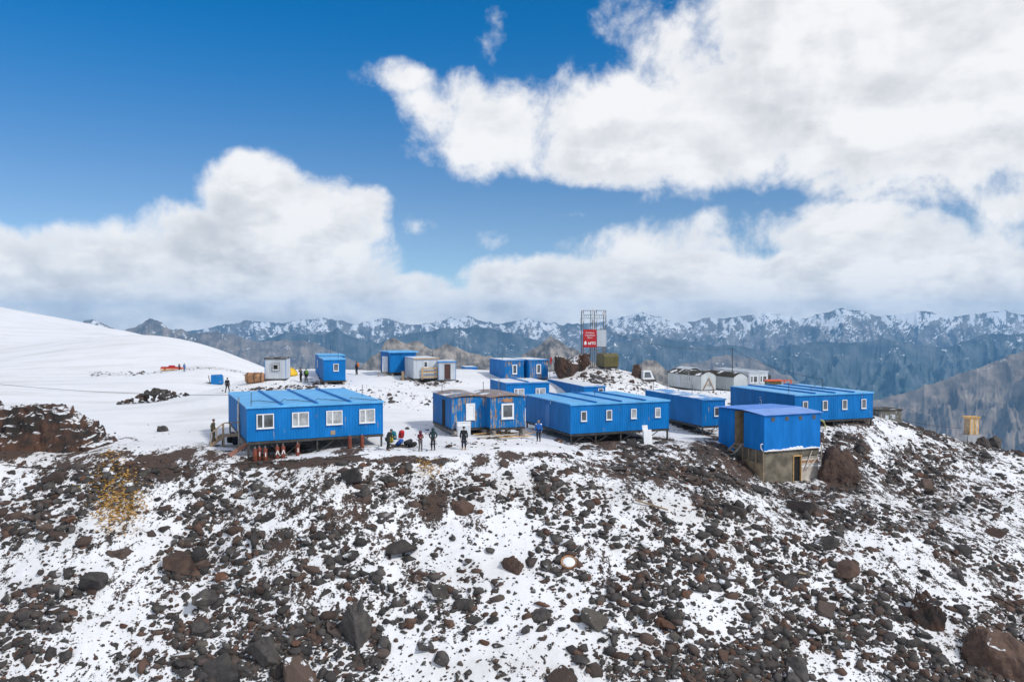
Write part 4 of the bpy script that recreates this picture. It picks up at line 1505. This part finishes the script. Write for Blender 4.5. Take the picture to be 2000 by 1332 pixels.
def person(label, loc, face, h=1.75, jacket=(.02, .02, .02), trousers=(.02, .02, .03), boots=(.05, .04, .03), hat=None, hood=False, hair=(.03, .02, .015),
           arms='down', stride=0.0, bend=0.0, pack=None, crouch=0.0, stripe=None):
    """face: heading the person looks along (0 = towards +Y, pi = towards the camera)"""
    o = empty('person', loc, -face, label, 'person')
    k = h / 1.75
    o.scale = (k, k, k)
    V = Vector
    pel = V((0, 0, .95 - crouch * .25))
    cb, sb = math.cos(bend), math.sin(bend)

    def up(x, y, z):
        """torso point relative to the pelvis, leaned forwards by bend"""
        return pel + V((x, y * cb + z * sb, z * cb - y * sb))
    chest, neck, head, crown = up(0, .0, .34), up(0, .02, .55), up(0, .05, .66), up(0, .05, .77)
    belly = up(0, 0, .16)
    sh = [up(s * .185, 0, .46) for s in (-1, 1)]
    if arms == 'down':
        el = [up(s * .25, -.03, .17) for s in (-1, 1)]
        wr = [up(s * .25, .07, -.08) for s in (-1, 1)]
    elif arms == 'pocket':
        el = [up(s * .31, -.06, .20) for s in (-1, 1)]
        wr = [up(s * .20, .10, .02) for s in (-1, 1)]
    elif arms == 'face':
        el = [up(s * .24, .14, .26) for s in (-1, 1)]
        wr = [up(s * .08, .24, .52) for s in (-1, 1)]
    elif arms == 'fold':
        el = [up(s * .25, .06, .20) for s in (-1, 1)]
        wr = [up(s * -.02, .22, .28 + .04 * s) for s in (-1, 1)]
    else:
        el = [up(-.25, .02, .18), up(.26, .12, .22)]
        wr = [up(-.24, .12, -.06), up(.22, .34, .30)]
    hip = [pel + V((s * .09, 0, -.04)) for s in (-1, 1)]
    kn = [V((s * .105, .06 + crouch * .2 + s * stride * .16, .50 - crouch * .08)) for s in (-1, 1)]
    an = [V((s * .11, s * stride * .34, .09)) for s in (-1, 1)]
    toe = [a + V((s * .03, .17, -.045)) for a, s in zip(an, (-1, 1))]
    # body
    v = [pel, belly, chest, neck, head, crown]
    e = [(0, 1), (1, 2), (2, 3), (3, 4), (4, 5)]
    r = [.12, .115, .13, .052, .088, .07]
    nose = head + V((0, .105, -.0))
    v.append(nose)
    e.append((4, 6))
    r.append(.022)
    for i, s in enumerate((-1, 1)):
        b = len(v)
        hd = (wr[i] - el[i]).normalized()
        palm = wr[i] + hd * .075
        v += [sh[i], el[i], wr[i], palm]
        e += [(2, b), (b, b + 1), (b + 1, b + 2), (b + 2, b + 3)]
        r += [.058, .043, .028, .036]
        side = hd.cross(V((s, 0, 0)))
        side = side.normalized() if side.length > .1 else V((0, 1, 0))
        for q, (of, ln) in enumerate(((-.03, .075), (-.01, .09), (.01, .085), (.03, .065))):
            f0 = len(v)
            v += [palm + side * of + hd * .035, palm + side * of * 1.2 + hd * (.035 + ln * .55), palm + side * of * 1.15 + hd * (.03 + ln) + V((-s * .02, 0, 0))]
            e += [(b + 3, f0), (f0, f0 + 1), (f0 + 1, f0 + 2)]
            r += [.010, .009, .008]
        f0 = len(v)
        v += [wr[i] + hd * .04 + side * .035, wr[i] + hd * .09 + side * .058]
        e += [(b + 3, f0), (f0, f0 + 1)]
        r += [.011, .009]
        b = len(v)
        v += [hip[i], kn[i], an[i], toe[i]]
        e += [(0, b), (b, b + 1), (b + 1, b + 2), (b + 2, b + 3)]
        r += [.085, .055, .04, .035]
    skin_obj('body', o, v, e, r, fabric(SKIN), 0)
    jm, tm = fabric(jacket), fabric(trousers)
    v = [pel + V((0, 0, -.06)), pel, belly, chest, neck + V((0, 0, -.06))]
    e = [(0, 1), (1, 2), (2, 3), (3, 4)]
    r = [(.17, .135), (.165, .13), (.165, .13), (.175, .14), .08]
    for i in (0, 1):
        b = len(v)
        v += [sh[i], el[i], wr[i]]
        e += [(3, b), (b, b + 1), (b + 1, b + 2)]
        r += [.085, .066, .05]
    skin_obj('jacket', o, v, e, r, jm, 1)
    v = [pel, *hip]
    e = [(0, 1), (0, 2)]
    r = [.14, .11, .11]
    for i in (0, 1):
        b = len(v)
        v += [kn[i], an[i] + V((0, 0, .05))]
        e += [(1 + i, b), (b, b + 1)]
        r += [.08, .068]
    skin_obj('trousers', o, v, e, r, tm, 0)
    for i in (0, 1):
        skin_obj('boot', o, [an[i] + V((0, -.02, .10)), an[i] + V((0, -.02, -.03)), toe[i]], [(0, 1), (1, 2)], [.06, .062, .05], fabric(boots), 1)
    if hood:
        c = head + V((0, -.03, .01))
        MB().lathe([(.02, -.16), (.12, -.13), (.135, 0), (.115, .10), (.05, .155), (.01, .165)], 12, c).build('hood', jm, o, True)
    elif hat:
        MB().lathe([(.112, 0), (.116, .04), (.10, .09), (.05, .125), (.01, .13)], 12, head + V((0, 0, .02))).build('hat', fabric(hat), o, True)
    else:
        MB().lathe([(.106, -.02), (.112, .03), (.10, .08), (.05, .118), (.01, .122)], 12, head + V((0, -.018, .02))).build('hair', fabric(hair), o, True)
    if not hood or True:
        for s in (-1, 1):
            MB().lathe([(.002, -.012), (.012, 0), (.002, .012)], 6, head + V((s * .033, .092, .03))).build('eye', M_dark, o)
    if pack:
        pm = fabric(pack)
        c = up(0, -.24, .32)
        MB().lathe([(.05, -.26), (.15, -.22), (.17, 0), (.15, .2), (.06, .28)], 12, c, 1.0, .75).build('backpack', pm, o, True)
    if stripe:
        for s in (-1, 1):
            MB().lathe([(.02, -.06), (.085, -.03), (.09, .03), (.03, .07)], 10, sh[0 if s < 0 else 1] + V((0, 0, .0))).build('shoulder_panel', fabric(stripe), o, True)
    return o


def stand(u, v, d=None):
    p = on_ground(u, v)
    return Vector((p.x, p.y, ground(p.x, p.y)))


PI = math.pi
person('person in black jacket and beanie standing with arms at the sides on snow', stand(906, 878), PI, 1.78, (.012, .013, .015), (.015, .018, .03), (.36, .22, .08), hat=(.02, .02, .025), arms='down')
person('person in dark green hooded jacket with hands in pockets', stand(846, 879), PI + .1, 1.70, (.02, .045, .05), (.012, .013, .02), (.02, .02, .02), hood=True, arms='pocket')
person('person in burgundy hooded jacket and grey trousers with folded arms', stand(821, 881), PI - .5, 1.56, (.11, .012, .03), (.10, .10, .10), (.03, .025, .02), hood=True, arms='fold')
person('person in blue jacket with white shoulders beside the bunkhouse stilts', stand(1052, 862), PI + .2, 1.75, (.01, .12, .45), (.008, .008, .01), (.02, .02, .02), arms='down', stripe=(.75, .76, .78), hair=(.30, .22, .12))
person('person in dark grey clothes bending over the rucksacks', stand(757, 880), .9, 1.75, (.03, .032, .03), (.022, .022, .022), (.10, .06, .02), hat=(.06, .06, .055), arms='reach', bend=.45, crouch=.2)
person('person in a black jacket walking away across the snow field', stand(444, 767), .1, 1.75, (.015, .015, .018), (.03, .02, .025), (.03, .03, .03), stride=.8, arms='down')
person('person in dark clothes holding a camera up to the face', stand(588, 746), -1.2, 1.75, (.02, .022, .03), (.02, .02, .022), (.25, .2, .02), arms='face')
person('person with a bright green rucksack beside the one with a camera', stand(598, 747), -.6, 1.72, (.02, .022, .025), (.015, .015, .02), (.2, .16, .02), arms='down', pack=(.12, .30, .02), hat=(.05, .07, .02))
person('person with an orange rucksack standing on the snow crest', stand(697, 732), -1.0, 1.75, (.02, .05, .11), (.02, .02, .025), (.03, .03, .03), arms='pocket', pack=(.62, .16, .02))
person('person in pale blue standing at the end of the red sledge', stand(360, 726), 2.2, 1.6, (.05, .16, .36), (.05, .12, .25), (.03, .03, .03), arms='down')
person('person in black sitting low on the far stone band', stand(350, 723), 2.0, 1.5, (.015, .015, .02), (.02, .02, .02), (.03, .03, .03), arms='fold', crouch=.9)
# man on the landing steps of the first bunkhouse
q = Vector((-1.9, 5.0, 0))
wx = lA.x + q.x * math.cos(aA) - q.y * math.sin(aA)
wy = lA.y + q.x * math.sin(aA) + q.y * math.cos(aA)
person('person in olive camouflage clothes standing on the wooden bunkhouse steps', Vector((wx, wy, lA.z - .50)), 1.6, 1.74, (.085, .075, .045), (.08, .07, .045), (.04, .03, .02), arms='pocket', hair=(.1, .07, .05))

# ------------------------------------------------------------------ rucksacks by the bunkhouse corner
def rucksack(label, u, v, c, s=1.0, lie=0.0, rz=0.0):
    p = stand(u, v)
    o = empty('rucksack', p, rz, label, 'rucksack', None)
    b = MB().lathe([(.10, 0), (.20, .04), (.22, .3), (.20, .55), (.08, .66)], 12, (0, 0, 0), s, s * .7).build('sack', fabric(c), o, True)
    MB().lathe([(.17, .56), (.19, .62), (.10, .72), (.02, .74)], 12, (0, 0, 0), s, s * .75).build('lid', fabric(tuple(min(1, x * 1.3 + .01) for x in c)), o, True)
    for x in (-.1, .1):
        MB().tube([(x * s, -.14 * s, .1), (x * s, -.24 * s, .3), (x * s, -.14 * s, .55)], .02, 6).build('strap', fabric((.02, .02, .02)), o)
    o.rotation_euler = (lie, 0, rz)
    if lie:
        o.location.z += .14
    return o


rucksack('red rucksack on top of the pile by the bunkhouse corner', 783, 858, (.42, .012, .02), 1.15, .5, .4)
rucksack('teal rucksack leaning in the pile by the bunkhouse corner', 770, 862, (.01, .16, .20), 1.1, .2, -.3)
rucksack('blue rucksack lying in the pile by the bunkhouse corner', 776, 872, (.02, .08, .32), 1.1, .9, .9)
rucksack('black rucksack lying flat at the edge of the rucksack pile', 797, 873, (.012, .012, .014), 1.3, 1.35, 1.4)
rucksack('dark grey rucksack at the end of the rucksack pile', 789, 870, (.03, .03, .035), 1.2, 1.2, 1.9)
rucksack('yellow-topped rucksack in front of the bending person', 764, 868, (.55, .45, .03), .8, .3, 0)
rucksack('black rucksack standing below the wooden bunkhouse steps', 450, 868, (.012, .012, .015), 1.25, .1, .5)
rucksack('navy rucksack below the wooden bunkhouse steps', 461, 872, (.012, .02, .05), 1.2, .2, -.4)
rucksack('dark maroon rucksack under the bunkhouse landing', 455, 864, (.06, .015, .02), 1.2, .1, .2)

# ------------------------------------------------------------------ gas cylinders
def cylinder(u, d_off, label, mark=None, m=M_gas):
    # stand in front of the bunkhouse front, each at its own distance along it
    t = (u - 482.5) / (753 - 482.5) * 10.05
    lx, ly = t, -.35 - d_off
    x = lA.x + lx * math.cos(aA) - ly * math.sin(aA)
    y = lA.y + lx * math.sin(aA) + ly * math.cos(aA)
    o = empty('gas_cylinder', (x, y, ground(x, y) - .03), aA, label, 'gas cylinder', 'gas cylinders under the bunkhouse')
    MB().lathe([(.13, 0), (.15, .03), (.155, .1), (.155, .78), (.14, .86), (.09, .92), (.05, .94)], 16).build('tank', m, o, True)
    MB().lathe([(.035, .92), (.035, 1.0), (.05, 1.01), (.05, 1.05)], 8).build('valve', M_galv, o)
    if mark:
        c = bpy.data.curves.new('lettering', 'FONT')
        c.body = mark
        c.size = .42
        c.align_x = 'CENTER'
        c.extrude = .004
        c.offset = .01
        c.materials.append(M_white)
        t_ = bpy.data.objects.new('lettering', c)
        COL.objects.link(t_)
        t_ = as_mesh(t_)
        t_.parent = o
        t_.location = (0, -.162, .32)
        t_.rotation_euler = (PI / 2, 0, 0)
    return o


for i, (u, off, mk_) in enumerate(((496, .0, None), (505, -.25, 'I'), (515, .05, 'I'), (538, -.05, 'А'), (549, .0, 'А'), (577, .0, 'I'), (681, .0, None), (707, -.1, None))):
    lab = {None: 'plain rusty red gas cylinder standing under the bunkhouse edge', 'I': 'rusty red gas cylinder with a white stroke under the bunkhouse edge',
           'А': 'rusty red gas cylinder with a white letter A under the bunkhouse edge'}[mk_]
    cylinder(u, off, lab, mk_)

# ------------------------------------------------------------------ loose things round the huts
def at(u, v, dz=0.0):
    p = on_ground(u, v)
    return Vector((p.x, p.y, ground(p.x, p.y) + dz))


# white cabinet in front of the first peeling hut
p = at(905, 851)
o = empty('cabinet', p, aB1, 'old white metal cabinet leaning in front of the peeling hut', 'cabinet')
MB().box(-.6, -.25, .05, .55, .30, 1.12).build('body', M_pvc, o)
MB().box(-.58, -.28, .1, .5, -.252, .85).build('door', M_whitehut, o)
MB().box(-.62, -.30, 1.122, .57, .32, 1.2).build('top', M_pvc, o)
# white door leaf propped against the four-module house
p = at(1266, 868)
o = empty('door_leaf', p, aC, 'white door leaf propped under the small-window bunkhouse', 'door leaf')
MB().box(-.4, -.06, .0, .4, .02, 1.25).build('panel', M_pvc, o)
MB().box(-.42, .025, .6, .1, .09, 1.65).build('second_panel', M_pvc, o)
o.rotation_euler = (-.16, 0, aC)
# planks by the peeling huts
for i in range(13):
    u_, v_ = random.uniform(952, 1022), random.uniform(847, 858)
    p = at(u_, v_)
    L = random.uniform(1.2, 3.2)
    b = MB().box(-L / 2, -.09, 0, L / 2, .09, .05).build('plank', random.choice((M_wood, M_newwood, M_board)))
    b.location = p + Vector((0, 0, .03 + .06 * (i % 4)))
    b.rotation_euler = (random.uniform(-.06, .06), random.uniform(-.08, .08), aB1 + random.uniform(-.35, .35))
    tag(b, 'loose timber plank in the heap in front of the peeling huts', 'plank', 'planks in front of the peeling huts')
# crate beam leaning at bunkhouse
p = at(468, 888)
b = MB().box(-.85, -.16, 0, .85, .16, .22).build('timber_beam', simple('pinkish beam', (.36, .17, .12), .8, 0, .25, 4))
b.location = p + Vector((0, 0, .32))
b.rotation_euler = (0, -.48, aA + .3)
tag(b, 'thick reddish timber beam tilted on the ground beside the gas cylinders', 'beam')
# timbers on the slope
for (u_, v_, L, rz, lab) in ((1272, 991, 2.3, -.25, 'pale timber batten lying on snow below the bunkhouse stilts'), (1645, 1192, 1.3, 1.2, 'short timber stake upright among the rocks low on the slope'), (1570, 1125, 1.1, .5, 'short broken board among the dark rocks below the concrete base')):
    p = at(u_, v_)
    b = MB().box(-L / 2, -.08, -.04, L / 2, .08, .05).build('timber', M_wood)
    b.location = p + Vector((0, 0, .18))
    b.rotation_euler = (0, .25, rz)
    tag(b, lab, 'timber')
# snow-filled ring
p = at(1111, 1104)
o = empty('metal_ring', p, 0, 'rusty round metal rim filled with snow on the slope', 'metal ring')
n = 26
vs, fs = [], []
for k in range(n):
    a = 2 * PI * k / n
    for r_, z_ in ((.42, 0), (.42, .14), (.50, .14), (.50, 0)):
        vs.append((r_ * math.cos(a), r_ * math.sin(a), z_))
for k in range(n):
    for j in range(4):
        fs.append((k * 4 + j, k * 4 + (j + 1) % 4, ((k + 1) % n) * 4 + (j + 1) % 4, ((k + 1) % n) * 4 + j))
MB().add(vs, fs).build('rim', M_rustpl, o)
MB().lathe([(.418, .0), (.418, .09), (.3, .13), (.05, .15)], 26).build('snow_fill', M_snow, o, True)
o.rotation_euler = (.55, 0, 0)
o.location.z += .15

# rusted tank, tilted cabin wreck, tent, sledge
p = at(498, 748)
o = empty('tank', p, .1, 'rusted open tank lying beside the barred-window cabin', 'tank')
MB().tube([(-1.1, 0, .62), (-.95, 0, .62), (.9, 0, .62), (1.1, 0, .62)], [.5, .66, .66, .55], 14).build('shell', M_rustpl, o, True)
for x in (-.8, 0, .8):
    MB().tube([(x - .04, 0, .62), (x + .04, 0, .62)], .685, 14).build('hoop', M_steel, o)
p = at(424, 750)
o = empty('vehicle_cab', p, .35, 'battered blue vehicle cab tipped over on the snow', 'vehicle cab')
c = [(-1.0, -.8, 0), (.9, -.8, .05), (1.1, .7, .05), (-.9, .8, 0), (-.95, -.75, 1.62), (.75, -.7, 1.7), (1.0, .6, 1.35), (-.85, .7, 1.55)]
MB().add(c, [(0, 3, 2, 1), (4, 5, 6, 7), (0, 1, 5, 4), (1, 2, 6, 5), (2, 3, 7, 6), (3, 0, 4, 7)]).build('body', M_bluefleck, o)
MB().add([(-1.01, -.62, .2), (-1.01, .62, .2), (-.955, .58, 1.4), (-.975, -.58, 1.4)], [(0, 1, 2, 3)]).build('floor_pan', M_steel, o)
MB().tube([(-1.05, -.5, .1), (-1.25, -.5, .9), (-1.35, -.5, 1.5)], .06, 6).build('bar', M_steel, o)
MB().tube([(-1.0, -.3, .15), (-1.5, -.3, .2)], .1, 6).build('axle', M_steel, o)
p = at(566, 733)
o = empty('tent', p, 0, 'small yellow dome tent pitched behind the barred-window cabin', 'tent')
MB().lathe([(1.0, 0), (.98, .2), (.85, .55), (.55, .85), (.2, .98), (.02, 1.0)], 16).build('canopy', M_yellow, o, True)
MB().tube([(math.cos(a) * 1.01, 0, math.sin(a) * 1.01) for a in [PI * i / 12 for i in range(13)]], .02, 5).build('pole', M_steel, o)
p = at(336, 723)
o = empty('sledge', p, -.05, 'long red and yellow sledge on the far stone band', 'sledge')
MB().box(-2.2, -.4, .25, 2.2, .4, .55).build('deck', M_orange, o)
MB().box(-2.0, -.45, .552, 2.0, -.25, .72).build('side_rail', M_red, o)
for y in (-.35, .35):
    MB().tube([(-2.3, y, .06), (2.0, y, .06), (2.4, y, .3)], .06, 6).build('runner', M_yellow, o)
MB().box(-.6, -.2, .553, .5, .35, .95).build('load', M_red, o)
for x in (-1.5, 1.5):
    MB().box(x - .06, -.33, .05, x + .06, .33, .249).build('strut', M_steel, o)

# orange machine frame behind the rim house
p = P(1500, 752, 97)
gz = ground(p.x, p.y)
o = empty('machine_frame', (p.x, p.y, gz), .1, 'orange tubular machine frame showing above the rim bunkhouse roof', 'machine')
hz = p.z - gz
MB().box(0, 0, hz - .1, 1.7, 1.0, hz + .45).build('body', M_olive, o)
MB().box(-.1, -.1, hz + .452, 1.9, 1.0, hz + .62).build('canopy', M_orange, o)
for x in (2.1, 2.95):
    MB().box(x - .06, 0, -.2, x + .06, .12, hz + .62).build('post', M_orange, o)
MB().box(1.902, 0, hz + .5, 3.0, .12, hz + .62).build('beam', M_orange, o)
MB().box(.1, .1, -.2, .5, .8, hz - .101).build('leg', M_steel, o)
MB().box(1.2, .1, -.2, 1.6, .8, hz - .101).build('leg', M_steel, o)
# snow groomer cab on the hill
p = at(1263, 737)
o = empty('groomer_cab', p, .3, 'white snow groomer cab with dark windows behind the pillar rock', 'vehicle')
MB().add([(-.75, -.5, .2), (.85, -.5, .2), (.85, .7, .2), (-.75, .7, .2), (-.7, -.5, 1.25), (.35, -.45, 1.3), (.35, .65, 1.3), (-.7, .7, 1.25)], [(0, 3, 2, 1), (4, 5, 6, 7), (0, 1, 5, 4), (1, 2, 6, 5), (2, 3, 7, 6), (3, 0, 4, 7)]).build('cab', M_pvc, o)
MB().add([(-.55, -.515, .45), (.45, -.515, .45), (.22, -.475, 1.12), (-.5, -.515, 1.12)], [(0, 1, 2, 3)]).build('side_window', M_glass, o)
MB().add([(.845, -.35, .4), (.845, .55, .4), (.40, .5, 1.18), (.40, -.32, 1.18)], [(0, 1, 2, 3)]).build('windscreen', M_glass, o)
for y in (-.55, .75):
    MB().box(-.9, y - .12, -.1, .95, y + .12, .198).build('track', M_steel, o)
# red flag
p = at(1074, 740)
o = empty('flag', p, 0, 'small red flag on a pole between the rust-streaked hut and the big boulder', 'flag')
MB().tube([(0, 0, -.1), (0, 0, 2.8)], .03, 6).build('pole', M_galv, o)
MB().add([(.03, .01, 2.75), (.28, .06, 2.6), (.22, .02, 2.1), (.18, .05, 1.75), (.02, .01, 2.0), (.03, -.02, 2.75), (.28, .03, 2.6), (.22, -.01, 2.1), (.18, .02, 1.75), (.02, -.02, 2.0)],
         [(0, 1, 2, 3, 4), (9, 8, 7, 6, 5), (0, 5, 6, 1), (1, 6, 7, 2), (2, 7, 8, 3), (3, 8, 9, 4), (4, 9, 5, 0)]).build('cloth', M_red, o)
# bench
p = at(746, 735)
o = empty('bench', p, .2, 'low wooden bench in front of the dark blue cabin', 'bench')
MB().box(-.55, -.15, .38, .55, .15, .44).build('seat', M_wood, o)
for x in (-.45, .45):
    MB().box(x - .05, -.13, -.05, x + .05, .13, .379).build('leg', M_wood, o)

# stone shed on the rim and the wooden outhouse
p = P(1736, 826, 84)
o = empty('stone_shed', (p.x, p.y, p.z - .6), .25, 'low weathered stone shed with flat roof at the rim beyond the bunkhouse', 'shed')
M_stone = paint('mottled old wall', (.16, .15, .13), peel=.5, peel_cols=((.05, .06, .04), (.42, .42, .40)), rough=.9)
MB().box(-1.35, -.3, 0, 1.35, 2.0, 1.95).build('wall', M_stone, o)
MB().box(-1.45, -.4, 1.952, 1.45, 2.1, 2.06).build('roof', M_felt, o)
for x in (-.7, .1):
    MB().box(x, -.33, 1.1, x + .4, -.302, 1.5).build('window', M_whitehut, o)
p = at(1897, 864)
zc = P(1897, 848, p.y).z - p.z
zt_ = P(1897, 813, p.y).z - p.z
o = empty('outhouse', p, .12, 'narrow outhouse of fresh yellow planks with flared top on a grey block base', 'outhouse')
MB().box(-1.05, -.8, -.5, 1.05, .9, zc).build('base', M_conc and simple('grey block', (.33, .34, .35), .9, 0, .15, 2), o)
for i in range(7):
    x0 = -.62 + i * .177
    MB().box(x0, -.55 + (.012 if i % 2 else 0), zc + .001, x0 + .17, -.48 + (.012 if i % 2 else 0), zt_ - .28).build('plank', (M_newwood, M_board, M_newwood, M_ply)[i % 4], o)
MB().box(-.615, -.465, zc + .002, .615, .55, zt_ - .28).build('body', M_wood, o)
MB().add([(-.64, -.58, zt_ - .28), (.64, -.58, zt_ - .28), (.64, .58, zt_ - .28), (-.64, .58, zt_ - .28), (-.82, -.75, zt_), (.82, -.75, zt_), (.82, .75, zt_), (-.82, .75, zt_)],
         [(0, 3, 2, 1), (4, 5, 6, 7), (0, 1, 5, 4), (1, 2, 6, 5), (2, 3, 7, 6), (3, 0, 4, 7)]).build('flared_top', M_newwood, o)
MB().beam((-1.5, -.6, -.3), (-.95, -.75, zc + .5), .05).build('stay', M_steel, o)

# yellow hose at the right of the blue block
p = at(1606, 838)
b = MB().tube([(p.x - .2, p.y, p.z + .9), (p.x + .05, p.y - .1, p.z + .8), (p.x + .2, p.y - .25, p.z + .35), (p.x + .1, p.y - .4, p.z + .05)], .09, 8).build('hose', simple('pale yellow hose', (.52, .50, .22), .6))
tag(b, 'pale yellow hose hanging down beside the rim bunkhouse', 'hose')

# straw and peelings tipped on the slope
M_straw = simple('straw litter', (.42, .24, .06), .9, 0, .5, 3)
vs, fs = [], []
for (u_, v_, ru, rv, nn_) in ((235, 985, 24, 22, 1300), (215, 920, 14, 22, 420), (222, 945, 20, 12, 300), (832, 913, 12, 7, 160)):
    for i in range(nn_):
        p = None
        uu_, vv_ = random.gauss(u_, ru), random.gauss(v_, rv)
        # plan position straight from the ground sheet
        p = on_ground(uu_, vv_) if i % 6 == 0 or p is None and i == 0 else None
        if p is None:
            x, y = last.x + random.gauss(0, .35), last.y + random.gauss(0, .35)
        else:
            last = p
            x, y = p.x, p.y
        z = ground(x, y) + random.uniform(.02, .14)
        a = random.uniform(0, 6.28)
        l_, w_ = random.uniform(.05, .16), random.uniform(.02, .06)
        dx, dy = math.cos(a) * l_, math.sin(a) * l_
        ex, ey = -math.sin(a) * w_, math.cos(a) * w_
        k = len(vs)
        t_ = random.uniform(-.05, .05)
        vs += [(x - dx, y - dy, z), (x + dx, y + dy, z + t_), (x + ex, y + ey, z + .03), (x - ex, y - ey, z - .03)]
        fs += [(k, k + 3, k + 1), (k, k + 1, k + 2), (k, k + 2, k + 3), (k + 1, k + 3, k + 2)]
tag(MB().add(vs, fs).build('straw_litter', M_straw), kind='stuff')

# ------------------------------------------------------------------ poles and cables
def cable(label, a, b, sag, r=.02, n=24):
    a, b = Vector(a), Vector(b)
    pts_ = [a.lerp(b, i / n) - Vector((0, 0, sag * 4 * (i / n) * (1 - i / n))) for i in range(n + 1)]
    return tag(MB().tube(pts_, r, 4).build('cable', M_steel), label, 'cable')


pb = P(1430, 760, 113)
gz = ground(pb.x, pb.y)
ptop = P(1430, 681, 113)
o = tag(MB().tube([(pb.x, pb.y, gz - .3), (pb.x, pb.y, ptop.z + .1)], [.07, .05], 6).build('cable_pole', M_steel), 'thin bare cable pole standing behind the zinc wagons', 'pole')
cable('power cable from the antenna tower to the thin pole', P(1186, 648, 105), ptop, .9)
em = Vector((lE.x + 6.6 * math.cos(aE) - 4.2 * math.sin(aE), lE.y + 6.6 * math.sin(aE) + 4.2 * math.cos(aE), lE.z + 3.6))
cable('power cable from the thin pole down to the rim bunkhouse roof', ptop, em, .6)
cable('slack cable running from the rim bunkhouse to the outhouse', em - Vector((0, 0, .7)), P(1880, 836, 84), 1.0)
cable('thin cable crossing the open snow to the first bunkhouse', P(-80, 741, 92), Vector((lA.x - 3.5, lA.y + 12, lA.z + 2.3)), .5, .018)
b = MB().tube([at(u_, v_) + Vector((0, 0, .05)) for u_, v_ in ((-40, 905), (60, 914), (160, 917), (260, 918), (330, 914), (400, 909), (480, 906), (560, 901), (640, 897), (720, 888))], .035, 5).build('ground_cable', M_steel)
tag(b, 'black cable lying along the edge of the slope below the first bunkhouse', 'cable')
